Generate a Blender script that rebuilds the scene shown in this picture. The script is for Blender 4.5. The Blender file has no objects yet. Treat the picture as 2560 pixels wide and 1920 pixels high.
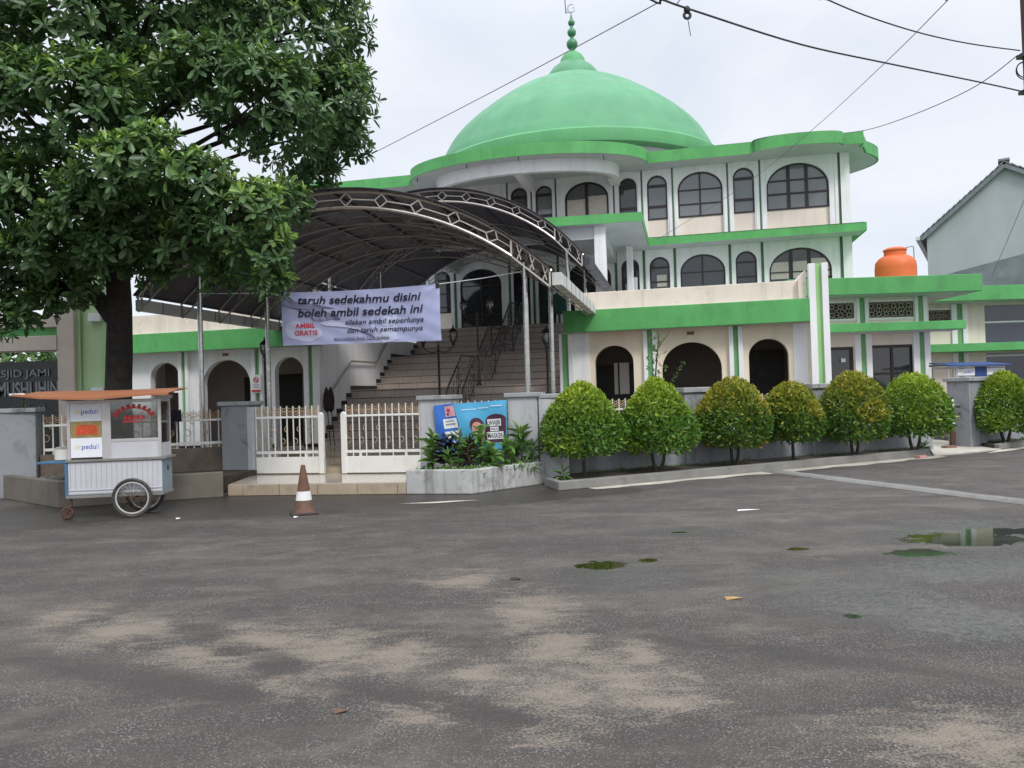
import bpy, bmesh, math, random
import numpy as np
from mathutils import Vector, Matrix
random.seed(7); RNG = np.random.default_rng(7)
PI = math.pi
SC = bpy.context.scene
COL = SC.collection

# ------------------------------------------------------------------ camera, sky, sun, exposure
H = 1.6; ROLL = .031; TH = math.atan(25/1920)
cam = bpy.data.cameras.new('camera'); camo = bpy.data.objects.new('camera', cam); COL.objects.link(camo)
fw = Vector((0, math.cos(TH), math.sin(TH))); u0 = Vector((0, -math.sin(TH), math.cos(TH))); r0 = Vector((1, 0, 0))
rt = r0*math.cos(ROLL) - u0*math.sin(ROLL); up = u0*math.cos(ROLL) + r0*math.sin(ROLL)
mw = Matrix((rt, up, -fw)).transposed().to_4x4(); mw.translation = Vector((0, 0, H))
camo.matrix_world = mw
cam.sensor_width = 36; cam.lens = 1920/2560*36; cam.clip_end = 3000; cam.clip_start = .05
SC.camera = camo
SUN_EL, SUN_AZ = math.radians(46), math.radians(155)      # azimuth clockwise from +Y: behind the camera, to the right
sun = bpy.data.lights.new('sun', 'SUN'); sun.energy = 1.5; sun.angle = math.radians(14); sun.color = (1, .97, .92)
suno = bpy.data.objects.new('sun', sun); COL.objects.link(suno)
sd = Vector((math.sin(SUN_AZ)*math.cos(SUN_EL), math.cos(SUN_AZ)*math.cos(SUN_EL), math.sin(SUN_EL)))
suno.rotation_euler = (-sd).to_track_quat('-Z', 'Y').to_euler()
suno.location = sd*60
SC.view_settings.view_transform = 'Standard'; SC.view_settings.look = 'None'
SC.view_settings.exposure = 0.30; SC.view_settings.gamma = 1
SC.cycles.max_bounces = 8; SC.cycles.transparent_max_bounces = 12

def new_world():
    w = bpy.data.worlds.new('World'); SC.world = w; w.use_nodes = True
    n = w.node_tree.nodes; l = w.node_tree.links; n.clear()
    out = n.new('ShaderNodeOutputWorld')
    sky = n.new('ShaderNodeTexSky'); sky.sky_type = 'NISHITA'; sky.sun_disc = False
    sky.sun_elevation = SUN_EL; sky.sun_rotation = SUN_AZ
    b1 = n.new('ShaderNodeBackground'); b1.inputs[1].default_value = .1; l.new(sky.outputs[0], b1.inputs[0])
    tc = n.new('ShaderNodeTexCoord')
    mp = n.new('ShaderNodeMapping'); mp.inputs['Scale'].default_value = (1, 1, 2.2); l.new(tc.outputs['Generated'], mp.inputs[0])
    nz = n.new('ShaderNodeTexNoise'); nz.inputs['Scale'].default_value = 3.2; nz.inputs['Detail'].default_value = 6; nz.inputs['Roughness'].default_value = .52
    nz.inputs['Distortion'].default_value = .5
    l.new(mp.outputs[0], nz.inputs['Vector'])
    cr = n.new('ShaderNodeValToRGB'); cr.color_ramp.elements[0].position = .3; cr.color_ramp.elements[1].position = .68
    cr.color_ramp.elements[0].color = (.63, .69, .775, 1); cr.color_ramp.elements[1].color = (.80, .815, .86, 1)
    l.new(nz.outputs['Fac'], cr.inputs[0])
    sx = n.new('ShaderNodeSeparateXYZ'); l.new(tc.outputs['Generated'], sx.inputs[0])
    mr = n.new('ShaderNodeMapRange'); mr.interpolation_type = 'SMOOTHSTEP'
    mr.inputs[1].default_value = .38; mr.inputs[2].default_value = .95; mr.inputs[3].default_value = 1.0; mr.inputs[4].default_value = SKY_TOP
    l.new(sx.outputs[2], mr.inputs[0])
    b2 = n.new('ShaderNodeBackground'); l.new(cr.outputs[0], b2.inputs[0]); l.new(mr.outputs[0], b2.inputs[1])
    mx = n.new('ShaderNodeMixShader'); mx.inputs[0].default_value = .9
    l.new(b1.outputs[0], mx.inputs[1]); l.new(b2.outputs[0], mx.inputs[2]); l.new(mx.outputs[0], out.inputs[0])
SKY_TOP = 2.5
new_world()

# ------------------------------------------------------------------ frames
A = math.radians(12.5); CA, SA = math.cos(A), math.sin(A)
def M(s, d, z=0): return Vector((s*CA + d*SA, -s*SA + d*CA, z))   # mosque frame: s along the facade, d away from the street
ORI = {}

# ------------------------------------------------------------------ mesh builder
class MB:
    def __init__(self): self.v = []; self.f = []
    def add(self, vs, fs):
        o = len(self.v); self.v += [tuple(p) for p in vs]; self.f += [tuple(i+o for i in f) for f in fs]
    def box(self, x0, x1, y0, y1, z0, z1):
        self.add([(x0,y0,z0),(x1,y0,z0),(x1,y1,z0),(x0,y1,z0),(x0,y0,z1),(x1,y0,z1),(x1,y1,z1),(x0,y1,z1)],
                 [(0,3,2,1),(4,5,6,7),(0,1,5,4),(1,2,6,5),(2,3,7,6),(3,0,4,7)])
    def prism(self, pts, z0, z1, taper=None):
        n = len(pts); p2 = taper or pts
        self.add([(p[0],p[1],z0) for p in pts] + [(p[0],p[1],z1) for p in p2],
                 [tuple(range(n))[::-1], tuple(range(n,2*n))] + [(i,(i+1)%n,n+(i+1)%n,n+i) for i in range(n)])
    def poly(self, pts): self.add(pts, [tuple(range(len(pts)))])
    def slab(self, pts, off):                                        # planar outline pts (3D) thickened by vector off
        n = len(pts); off = Vector(off)
        self.add([tuple(Vector(p)) for p in pts] + [tuple(Vector(p)+off) for p in pts],
                 [tuple(range(n)), tuple(range(n,2*n))[::-1]] + [(i,(i+1)%n,n+(i+1)%n,n+i) for i in range(n)])
    def bar(self, p, q, w, h=None, upv=(0,0,1)):
        h = h or w; p = Vector(p); q = Vector(q); t = (q-p)
        if t.length < 1e-6: return
        t.normalize(); u = Vector(upv)
        if abs(t.dot(u)) > .98: u = Vector((0,1,0))
        a = t.cross(u).normalized(); b = a.cross(t).normalized()
        vs = []
        for c in (p, q):
            for sx, sy in ((-1,-1),(1,-1),(1,1),(-1,1)): vs.append(c + a*(w/2*sx) + b*(h/2*sy))
        self.add(vs, [(0,1,2,3),(7,6,5,4),(0,4,5,1),(1,5,6,2),(2,6,7,3),(3,7,4,0)])
    def tube(self, pts, r, n=8, cap=True):
        pts = [Vector(p) for p in pts]; m = len(pts)
        rs = r if isinstance(r, (list, tuple)) else [r]*m
        t0 = (pts[1]-pts[0]).normalized(); ref = Vector((0,0,1)) if abs(t0.z) < .9 else Vector((1,0,0))
        a = t0.cross(ref).normalized(); vs = []
        for i, p in enumerate(pts):
            t = (pts[min(i+1,m-1)] - pts[max(i-1,0)]).normalized()
            a = (a - t*a.dot(t)).normalized(); b = t.cross(a)
            for k in range(n):
                an = 2*PI*k/n; vs.append(p + (a*math.cos(an) + b*math.sin(an))*rs[i])
        fs = [(i*n+k, i*n+(k+1)%n, (i+1)*n+(k+1)%n, (i+1)*n+k) for i in range(m-1) for k in range(n)]
        if cap: fs += [tuple(range(n))[::-1], tuple(range((m-1)*n, m*n))]
        self.add(vs, fs)
    def lathe(self, prof, c, n=24):
        vs = []; fs = []; m = len(prof)
        for r, z in prof:
            for k in range(n):
                an = 2*PI*k/n; vs.append((c[0]+max(r,.0005)*math.cos(an), c[1]+max(r,.0005)*math.sin(an), c[2]+z))
        fs = [(i*n+k, i*n+(k+1)%n, (i+1)*n+(k+1)%n, (i+1)*n+k) for i in range(m-1) for k in range(n)]
        fs += [tuple(range(n))[::-1], tuple(range((m-1)*n, m*n))]
        self.add(vs, fs)
    def ring(self, c, R, r, axis='y', n=32, k=8):                     # torus
        vs = []; 
        for i in range(n):
            a = 2*PI*i/n
            for j in range(k):
                b = 2*PI*j/k; rr = R + r*math.cos(b); q = r*math.sin(b)
                if axis == 'y': vs.append((c[0]+rr*math.cos(a), c[1]+q, c[2]+rr*math.sin(a)))
                elif axis == 'x': vs.append((c[0]+q, c[1]+rr*math.cos(a), c[2]+rr*math.sin(a)))
                else: vs.append((c[0]+rr*math.cos(a), c[1]+rr*math.sin(a), c[2]+q))
        self.add(vs, [(i*k+j, ((i+1)%n)*k+j, ((i+1)%n)*k+(j+1)%k, i*k+(j+1)%k) for i in range(n) for j in range(k)])
    def blob(self, c, r, n=10, m=6, jit=.15):
        vs = []; fs = []
        for i in range(m+1):
            th = PI*i/m
            for k in range(n):
                ph = 2*PI*k/n; q = 1 + random.uniform(-jit, jit)
                vs.append((c[0]+r[0]*q*math.sin(th)*math.cos(ph), c[1]+r[1]*q*math.sin(th)*math.sin(ph), c[2]+r[2]*q*math.cos(th)))
        fs = [(i*n+k, i*n+(k+1)%n, (i+1)*n+(k+1)%n, (i+1)*n+k) for i in range(m) for k in range(n)]
        self.add(vs, fs)
    def build(self, name, m, parent=None, smooth=False, bevel=0, weld=False):
        o = (0,0,0)
        if parent is not None: o = ORI.get(parent.name, (0,0,0))
        me = bpy.data.meshes.new(name)
        me.from_pydata([(p[0]-o[0], p[1]-o[1], p[2]-o[2]) for p in self.v], [], self.f)
        if weld:
            bm = bmesh.new(); bm.from_mesh(me); bmesh.ops.remove_doubles(bm, verts=bm.verts, dist=.0004); bm.to_mesh(me); bm.free()
        me.update(); me.materials.append(m)
        if smooth:
            me.polygons.foreach_set('use_smooth', [True]*len(me.polygons))
            me.set_sharp_from_angle(angle=math.radians(42))
        ob = bpy.data.objects.new(name, me); COL.objects.link(ob)
        if parent is not None: ob.parent = parent; ORI[ob.name] = o
        if bevel:
            b = ob.modifiers.new('bevel', 'BEVEL'); b.width = bevel; b.segments = 2; b.limit_method = 'ANGLE'; b.angle_limit = math.radians(50)
        return ob
def tag(o, label=None, cat=None, group=None, kind=None):
    if label: o['label'] = label
    if cat: o['category'] = cat
    if group: o['group'] = group
    if kind: o['kind'] = kind
    return o
def thing(name, label, cat, loc, rot=0, group=None, ori=(0,0,0)):
    o = bpy.data.objects.new(name, None); COL.objects.link(o); o.empty_display_size = .3
    o.location = loc; o.rotation_euler = (0,0,rot); ORI[o.name] = ori
    return tag(o, label, cat, group)
def mthing(name, label, cat, s, d, z=0, group=None):                  # a thing laid out in the mosque frame
    return thing(name, label, cat, M(s,d,z), -A, group, (s,d,z))
def structure(mb, name, m, **k): return tag(mb.build(name, m, **k), kind='structure')
def dup(root, loc=None, rot=None, label=None):
    r = root.copy(); COL.objects.link(r); ORI[r.name] = ORI.get(root.name, (0,0,0))
    if loc is not None: r.location = loc
    if rot is not None: r.rotation_euler = (0,0,rot)
    if label: r['label'] = label
    for ch in list(root.children):
        c = ch.copy(); COL.objects.link(c); c.parent = r
        for g in list(ch.children):
            e = g.copy(); COL.objects.link(e); e.parent = c
    return r
_tc = {}
def boxes(name, m, parent, lst, bevel=0):                             # one part per box
    out = []
    for b in lst:
        mb = MB(); mb.box(*b); out.append(mb.build(name, m, parent, bevel=bevel))
    return out
def text_geo(s, bold=0, shear=0):
    key = (s, bold, shear)
    if key not in _tc:
        cu = bpy.data.curves.new('tmp', 'FONT'); cu.body = s; cu.size = 1; cu.shear = shear; cu.offset = bold; cu.resolution_u = 3
        ob = bpy.data.objects.new('tmp', cu); COL.objects.link(ob)
        dg = bpy.context.evaluated_depsgraph_get(); dg.update()
        me = ob.evaluated_get(dg).to_mesh()
        vs = [tuple(v.co) for v in me.vertices]; fs = [tuple(p.vertices) for p in me.polygons]
        ob.evaluated_get(dg).to_mesh_clear(); bpy.data.objects.remove(ob); bpy.data.curves.remove(cu)
        _tc[key] = (vs, fs)
    return _tc[key]
def text(mb, s, o, u, v, w=None, h=None, bold=0, shear=0, fn=None):   # fits the string into width w and/or cap height h, starting at o
    vs, fs = text_geo(s, bold, shear)
    if not vs: return
    x0 = min(p[0] for p in vs); x1 = max(p[0] for p in vs); y1 = .7
    sy = (h/y1) if h else w/(x1-x0); sx = (w/(x1-x0)) if w else sy
    o = Vector(o); u = Vector(u); v = Vector(v)
    if fn: mb.add([fn((p[0]-x0)*sx, p[1]*sy) for p in vs], fs)
    else: mb.add([o + u*((p[0]-x0)*sx) + v*(p[1]*sy) for p in vs], fs)

# ------------------------------------------------------------------ materials
def c8(r, g, b):
    f = lambda x: (x/255/12.92) if x/255 <= .04045 else ((x/255+.055)/1.055)**2.4
    return (f(r), f(g), f(b))
def nodes(name):
    m = bpy.data.materials.new(name); m.use_nodes = True
    nt = m.node_tree; n = nt.nodes; b = n['Principled BSDF']
    return m, n, nt.links, b
def noise(n, l, vec, scale, detail=4, rough=.55, dist=0):
    z = n.new('ShaderNodeTexNoise'); z.inputs['Scale'].default_value = scale; z.inputs['Detail'].default_value = detail
    z.inputs['Roughness'].default_value = rough; z.inputs['Distortion'].default_value = dist
    if vec is not None: l.new(vec, z.inputs['Vector'])
    return z.outputs['Fac']
def ramp(n, l, fac, stops):
    r = n.new('ShaderNodeValToRGB'); e = r.color_ramp.elements
    while len(e) < len(stops): e.new(.5)
    for i, (p, c) in enumerate(stops):
        e[i].position = p; e[i].color = (c, c, c, 1) if not isinstance(c, (tuple, list)) else (*c, 1)
    l.new(fac, r.inputs[0]); return r.outputs[0]
def mixc(n, l, fac, a, b, mode='MIX'):
    m = n.new('ShaderNodeMix'); m.data_type = 'RGBA'; m.blend_type = mode
    if isinstance(fac, float) or isinstance(fac, int): m.inputs[0].default_value = fac
    else: l.new(fac, m.inputs[0])
    for i, x in ((6, a), (7, b)):
        if isinstance(x, tuple): m.inputs[i].default_value = (*x, 1)
        else: l.new(x, m.inputs[i])
    return m.outputs[2]
def math_(n, l, op, a, b=None, clamp=False):
    m = n.new('ShaderNodeMath'); m.operation = op; m.use_clamp = clamp
    for i, x in ((0, a), (1, b)):
        if x is None: continue
        if isinstance(x, (int, float)): m.inputs[i].default_value = x
        else: l.new(x, m.inputs[i])
    return m.outputs[0]
def paint(name, col, rough=.6, var=.1, vs=2.0, streak=0, scol=(.08,.08,.07), ss=(5,5,.35), spot=0, spcol=(.1,.09,.08), bump=.0, bs=60, metal=0, spec=.5):
    m, n, l, b = nodes(name)
    tc = n.new('ShaderNodeTexCoord'); vec = tc.outputs['Object']
    c = mixc(n, l, ramp(n, l, noise(n, l, vec, vs, 6), [(.3, 0.), (.7, 1.)]), tuple(x*(1-var) for x in col), tuple(min(1, x*(1+var)) for x in col))
    if streak:
        mp = n.new('ShaderNodeMapping'); mp.inputs['Scale'].default_value = ss; l.new(vec, mp.inputs[0])
        f = ramp(n, l, noise(n, l, mp.outputs[0], 1.0, 7, .65), [(.5, 0.), (.78, streak)])
        c = mixc(n, l, f, c, scol)
    if spot:
        f = ramp(n, l, noise(n, l, vec, 3.1, 9, .7, .6), [(.53, 0.), (.66, spot)])
        c = mixc(n, l, f, c, spcol)
    l.new(c, b.inputs['Base Color'])
    rr = ramp(n, l, noise(n, l, vec, vs*3, 4), [(.3, max(0, rough-.1)), (.7, min(1, rough+.1))])
    l.new(rr, b.inputs['Roughness'])
    b.inputs['Metallic'].default_value = metal; b.inputs['Specular IOR Level'].default_value = spec
    if bump:
        bp = n.new('ShaderNodeBump'); bp.inputs['Strength'].default_value = bump; bp.inputs['Distance'].default_value = .01
        l.new(noise(n, l, vec, bs, 6, .6), bp.inputs['Height']); l.new(bp.outputs[0], b.inputs['Normal'])
    return m
def tile(name, col, w, h, gap=.006, rough=.35, mortar=(.12,.11,.1), var=.1, stain=0):
    m, n, l, b = nodes(name)
    tc = n.new('ShaderNodeTexCoord'); vec = tc.outputs['Object']
    br = n.new('ShaderNodeTexBrick'); br.offset = 0; br.inputs['Scale'].default_value = 1
    br.inputs['Brick Width'].default_value = w; br.inputs['Row Height'].default_value = h; br.inputs['Mortar Size'].default_value = gap
    br.inputs['Color1'].default_value = (*[x*(1-var) for x in col], 1); br.inputs['Color2'].default_value = (*[x*(1+var) for x in col], 1)
    br.inputs['Mortar'].default_value = (*mortar, 1); l.new(vec, br.inputs[0])
    c = mixc(n, l, ramp(n, l, noise(n, l, vec, 1.4, 7), [(.35, 0.), (.7, .5+stain)]), br.outputs[0], tuple(x*.7 for x in col))
    l.new(c, b.inputs['Base Color']); b.inputs['Roughness'].default_value = rough
    return m
def glass_dark(name, col=(.02,.024,.028), rough=.05):
    m, n, l, b = nodes(name)
    tc = n.new('ShaderNodeTexCoord')
    oi = n.new('ShaderNodeObjectInfo'); f = math_(n, l, 'ADD', math_(n, l, 'MULTIPLY', noise(n, l, tc.outputs['Object'], .8, 3), .6), math_(n, l, 'MULTIPLY', oi.outputs['Random'], .9))
    c = mixc(n, l, f, tuple(x*.5 for x in col), tuple(x*2.4 for x in col)); l.new(c, b.inputs['Base Color'])  # pane tone varied by colour, standing in for varied reflections
    b.inputs['Roughness'].default_value = rough; b.inputs['Specular IOR Level'].default_value = .9
    bp = n.new('ShaderNodeBump'); bp.inputs['Strength'].default_value = .08; bp.inputs['Distance'].default_value = .05
    l.new(noise(n, l, tc.outputs['Object'], 1.3, 2), bp.inputs['Height']); l.new(bp.outputs[0], b.inputs['Normal'])
    return m
def glass_clear(name, tint=(.55,.56,.55), gl=.12):
    m, n, l, b = nodes(name); n.remove(b)
    o = n['Material Output']; t = n.new('ShaderNodeBsdfTransparent'); t.inputs[0].default_value = (*tint, 1)
    g = n.new('ShaderNodeBsdfGlossy'); g.inputs['Roughness'].default_value = .04
    fr = n.new('ShaderNodeFresnel'); fr.inputs[0].default_value = 1.5
    f = math_(n, l, 'ADD', fr.outputs[0], gl*.4)
    mx = n.new('ShaderNodeMixShader'); l.new(f, mx.inputs[0]); l.new(t.outputs[0], mx.inputs[1]); l.new(g.outputs[0], mx.inputs[2])
    l.new(mx.outputs[0], o.inputs[0]); return m
def leafmat(name, dark, mid, young, rough=.38, trans=.25):
    m, n, l, b = nodes(name); o = n['Material Output']
    at = n.new('ShaderNodeAttribute'); at.attribute_name = 'tint'
    ge = n.new('ShaderNodeNewGeometry')
    c1 = mixc(n, l, ge.outputs['Random Per Island'], dark, mid)
    c = mixc(n, l, at.outputs['Fac'], c1, young)
    l.new(c, b.inputs['Base Color']); b.inputs['Roughness'].default_value = rough; b.inputs['Specular IOR Level'].default_value = .5
    t = n.new('ShaderNodeBsdfTranslucent'); l.new(c, t.inputs[0])
    mx = n.new('ShaderNodeMixShader'); mx.inputs[0].default_value = trans
    l.new(b.outputs[0], mx.inputs[1]); l.new(t.outputs[0], mx.inputs[2]); l.new(mx.outputs[0], o.inputs[0])
    return m

GRN = (.088,.355,.10)
MT = {
 'green': paint('green_paint', GRN, .6, .15, 1.2, .5, (.045,.17,.06), (2.5,2.5,.5), spot=.22, spcol=(.05,.16,.06), bump=.1),
 'green_light': paint('light_green_paint', (.30,.56,.22), .6, .1, 1.5, .35, (.22,.3,.15)),
 'green_stripe': paint('stripe_green_paint', (.15,.36,.15), .6, .12, 2, .3, (.08,.16,.08)),
 'stripe_dark': paint('dark_stripe_green_paint', (.05,.13,.055), .6, .12, 2),
 'white': paint('white_paint', (.81,.81,.82), .6, .06, 1.2, .42, (.42,.43,.42), (4,4,.25), bump=.08),
 'cream': paint('cream_paint', (.78,.69,.60), .65, .06, 1.4, .35, (.42,.36,.28), (3,3,.3), bump=.08),
 'tan': paint('tan_paint', (.76,.665,.52), .65, .06, 1.4, .25, (.42,.33,.25), (3,3,.3), bump=.08),
 'parapet': paint('stained_cream_paint', (.76,.66,.57), .65, .06, 1.6, .55, (.30,.26,.2), (3.5,3.5,.22), spot=.25, spcol=(.35,.3,.24), bump=.1),
 'soffit': paint('soffit_paint', (.55,.57,.58), .7, .08, 1.0, spot=.2, spcol=(.3,.3,.28)),
 'dome': paint('dome_paint', (.105,.325,.165), .6, .12, .35, .6, (.065,.235,.105), (.55,.55,.16), bump=.1, bs=25),
 'dome_ring': paint('dome_ring_paint', (.10,.36,.14), .55, .12, .6, .3, (.06,.22,.08)),
 'dome_cap': paint('dome_cap_paint', (.075,.27,.12), .5, .12, .8),
 'finial': paint('finial_paint', (.06,.22,.11), .35, .15, 2),
 'steel': paint('stainless_steel', (.55,.54,.53), .28, .1, 4, metal=1),
 'steel_warm': paint('canopy_steel', (.58,.53,.48), .36, .15, 3, metal=.7),
 'rail_steel': paint('handrail_steel', (.12,.115,.11), .25, .15, 5, metal=.5),
 'steel_shaded': paint('shaded_canopy_steel', (.44,.40,.37), .45, .2, 3, metal=.5),  # darker copy of the canopy steel, shade under the roof painted in
 'black_iron': paint('black_iron', (.022,.02,.02), .45, .2, 8),
 'frame': paint('dark_brown_frame', (.022,.014,.013), .4, .2, 3),
 'pane': glass_dark('window_glass', (.07,.075,.08)), 'pane_dark': glass_dark('dark_glass', (.012,.014,.016), .08),
 'curtain': paint('curtain_behind_glass', (.52,.47,.40), .25, .08, 2, spec=.8),
 'porch_wall': paint('porch_wall_paint', (.36,.31,.29), .7, .1, 1),
 'dark_wall': paint('interior_wall', (.10,.082,.074), .7, .15, 1),  # dimness of the interior is put into this wall colour
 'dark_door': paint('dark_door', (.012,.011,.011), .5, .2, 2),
 'ceiling': paint('interior_ceiling', (.35,.32,.30), .8, .08, 1),
 'stair': tile('stair_tile', (.47,.395,.35), .6, 10, .005, .35, (.07,.06,.055), .05),
 'black_trim': paint('black_trim', (.015,.013,.013), .4, .2, 4),
 'plaza': tile('plaza_tile', (.46,.37,.27), .4, .4, .006, .16, (.25,.2,.15), .06, .1),
 'step_top': tile('step_tile_top', (.52,.46,.38), .5, .5, .006, .12, (.25,.2,.15), .05),
 'step_face': paint('step_face', (.40,.32,.23), .5, .15, 4, .6, (.14,.11,.08), (4,4,1.0)),
 'awning': paint('awning_sheet', (.085,.078,.095), .42, .18, 1.2, spec=.35),
 'awning_top': paint('awning_top_sheet', (.05,.05,.065), .35, .12, 1.0),
 'gutter': paint('gutter_paint', (.62,.62,.6), .6, .1, 2, .6, (.25,.23,.2), (4,4,.6), spot=.3),
 'wall_grey': paint('grey_wall_paint', (.275,.285,.305), .7, .09, 1.6, .6, (.10,.10,.095), (3.2,3.2,.35), spot=.5, spcol=(.07,.068,.06), bump=.2),
 'wall_white_grey': paint('pale_grey_wall_paint', (.46,.47,.485), .7, .08, 1.6, .5, (.15,.15,.14), (3,3,.3), spot=.35, spcol=(.12,.12,.11), bump=.2),
 'cap': paint('wall_cap', (.33,.34,.35), .75, .2, 3, spot=.7, spcol=(.06,.055,.05), bump=.3),
 'wall_brown': paint('mossy_low_wall', (.14,.11,.085), .85, .3, 2.5, .6, (.04,.035,.03), (3,3,.6), bump=.3),
 'planter_conc': paint('planter_concrete', (.155,.135,.11), .85, .18, 2.5, .7, (.09,.08,.07), (4,4,.5), spot=.35, bump=.35),
 'planter_pale': paint('planter_paint', (.42,.42,.41), .8, .12, 2.2, .95, (.06,.055,.05), (5,5,.35), spot=.55, spcol=(.1,.095,.085), bump=.3),
 'kerb': paint('kerb_concrete', (.21,.205,.19), .85, .15, 2.5, spot=.5, spcol=(.12,.115,.1), bump=.4),
 'concrete': paint('pale_concrete', (.50,.465,.40), .85, .15, 2, spot=.45, spcol=(.22,.2,.17), bump=.35),
 'soil': paint('dark_soil', (.045,.034,.024), .95, .4, 9, bump=.9, bs=30),
 'yard': paint('yard_ground', (.22,.2,.17), .9, .2, 1.5, bump=.4),
 'rail_white': paint('chipped_white_rail', (.74,.73,.69), .5, .06, 4, spot=.4, spcol=(.32,.16,.07)),
 'rail_rust': paint('rusty_rail', (.46,.32,.19), .7, .2, 6, spot=.9, spcol=(.20,.075,.03)),
 'gate_panel': paint('gate_sheet', (.76,.745,.71), .5, .05, 3, .3, (.45,.33,.22), (3,3,.4)),
 'banner': paint('banner_cloth', (.40,.43,.655), .55, .06, 2.5, bump=.1, bs=6),
 'banner_hand': paint('banner_print_hand', (.215,.22,.35), .55, .18, 6),
 'banner_hand_dark': paint('banner_print_shade', (.14,.13,.23), .55, .2, 6),
 'banner_pale': paint('banner_print_pale', (.52,.55,.74), .55, .04, 4),
 'ink': paint('black_ink', (.012,.011,.03), .5, .1, 5), 'ink_red': paint('red_ink', (.58,.035,.06), .5, .1, 5),
 'poster_cyan': paint('poster_cyan', (.09,.40,.66), .35, .08, 3, bump=.15, bs=7), 'poster_blue': paint('poster_blue', (.035,.15,.53), .35, .08, 3, bump=.15, bs=7),
 'poster_skin': paint('poster_skin', (.62,.30,.24), .4, .05, 5), 'poster_hair': paint('poster_maroon', (.075,.022,.045), .4, .1, 5),
 'poster_white': paint('poster_white', (.75,.76,.78), .4, .05, 5), 'poster_pink': paint('poster_pink', (.66,.34,.40), .4, .1, 9),
 'cart_white': paint('cart_white_sheet', (.53,.53,.56), .4, .06, 3, .15, (.4,.39,.38), bump=.03), 'cart_blue': paint('cart_side_blue', (.21,.28,.32), .45, .12, 3, spot=.2),
 'cart_blue2': paint('cart_corner_blue', (.055,.16,.29), .45, .12, 3),
 'cart_joint': paint('board_joint_grey', (.40,.40,.42), .5, .05, 3),
 'alu': paint('aluminium', (.60,.58,.57), .42, .08, 4, metal=.6), 'cart_roof': paint('orange_roof_sheet', (.36,.135,.06), .55, .14, 3, .35, (.32,.1,.04), (3,3,3)),
 'sticker': paint('white_sticker', (.80,.81,.86), .35, .03, 3), 'ink_blue': paint('blue_ink', (.10,.15,.52), .4, .05, 5), 'ink_blue2': paint('faded_blue_ink', (.46,.5,.74), .4, .05, 5), 'ink_yellow': paint('yellow_ink', (.76,.66,.34), .4, .05, 5),
 'sticker_red': paint('orange_red_print', (.60,.085,.03), .4, .3, 9), 'sticker_ochre': paint('ochre_print', (.30,.23,.09), .4, .25, 8),
 'rubber': paint('tyre_rubber', (.045,.043,.042), .8, .25, 6, spot=.4, spcol=(.14,.12,.1)), 'rim': paint('white_rim', (.66,.65,.62), .35, .08, 6, metal=.4), 'rust': paint('rust', (.075,.04,.026), .8, .35, 12),
 'clear': glass_clear('cart_glass', (.80,.81,.80), .2),
 'lamp_glass': glass_clear('lantern_glass', (.72,.74,.74), .2),
 'cone_orange': paint('dirty_cone_orange', (.13,.064,.038), .7, .3, 6, .9, (.07,.05,.04), (7,7,2.5), spot=.6, spcol=(.10,.075,.06)), 'cone_white': paint('cone_band', (.72,.71,.70), .5, .08, 8), 'cone_base': paint('cone_base', (.05,.042,.038), .8, .3, 6),
 'bark': paint('bark', (.020,.017,.014), .95, .5, 6, .5, (.05,.045,.035), (8,8,1.2), bump=.9, bs=22), 'twig': paint('shrub_bark', (.05,.04,.03), .9, .4, 12),
 'granite': paint('black_granite', (.022,.024,.026), .3, .25, 5), 'letters': paint('grey_metal_letters', (.17,.185,.19), .35, .2, 12, metal=.6), 'beige_tile': tile('beige_wall_tile', (.55,.47,.40), .42, .42, .003, .5, (.36,.3,.26), .03),
 'pylon': paint('pylon_light_green', (.43,.60,.33), .65, .07, 1.2, .5, (.24,.34,.16), (3,3,.2)),
 'tank': paint('orange_tank_plastic', (.66,.13,.025), .5, .08, 2, .3, (.4,.09,.03)), 'house_wall': paint('grey_render', (.375,.395,.42), .85, .1, .5, .5, (.30,.32,.34), (1.2,1.2,.15), spot=.2, spcol=(.3,.31,.32), bump=.2), 'house_low': paint('dark_grey_render', (.17,.19,.21), .85, .2, 1.2, spot=.4, spcol=(.3,.31,.32)), 'asbestos': paint('roof_sheet_grey', (.22,.23,.24), .85, .25, 2, spot=.4, spcol=(.08,.08,.08)),
 'pole': paint('rusty_brown_pole', (.06,.033,.03), .7, .25, 3), 'cable': paint('black_cable', (.02,.02,.022), .6, .1, 5), 'cable_grey': paint('grey_cable', (.12,.125,.14), .6, .1, 5),
 'vent': paint('vent_block', (.42,.36,.30), .8, .1, 3), 'blue_dark': glass_dark('blue_dark_glass', (.014,.017,.03), .12), 'cart_canopy': paint('blue_canopy_cloth', (.02,.06,.22), .5, .15, 3),
 'box_green': paint('dark_green_box', (.012,.075,.06), .45, .15, 3), 'stone': paint('dark_stone', (.07,.068,.062), .9, .4, 5, bump=.5), 'black_cloth': paint('black_cloth', (.006,.006,.012), .9, .3, 5), 'pot': paint('pot_enamel', (.68,.67,.62), .4, .06, 3), 'paper': paint('litter_paper', (.7,.68,.64), .8, .1, 5), 'tan_leaf': paint('dry_leaf', (.35,.22,.09), .8, .2, 8), 'pink': paint('pink_brick', (.5,.25,.24), .85, .2, 5),
 'flag_red': paint('sign_red', (.55,.03,.03), .45, .08, 4), 'plaque': paint('vent_plaque', (.20,.11,.08), .6, .2, 6), 'broom': paint('broom_bristle', (.03,.012,.016), .9, .4, 12),
}
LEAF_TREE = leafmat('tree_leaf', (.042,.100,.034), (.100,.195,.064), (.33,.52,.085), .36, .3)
LEAF_SHRUB = leafmat('shrub_leaf', (.058,.155,.02), (.15,.30,.035), (.52,.62,.05), .45, .32)
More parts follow.
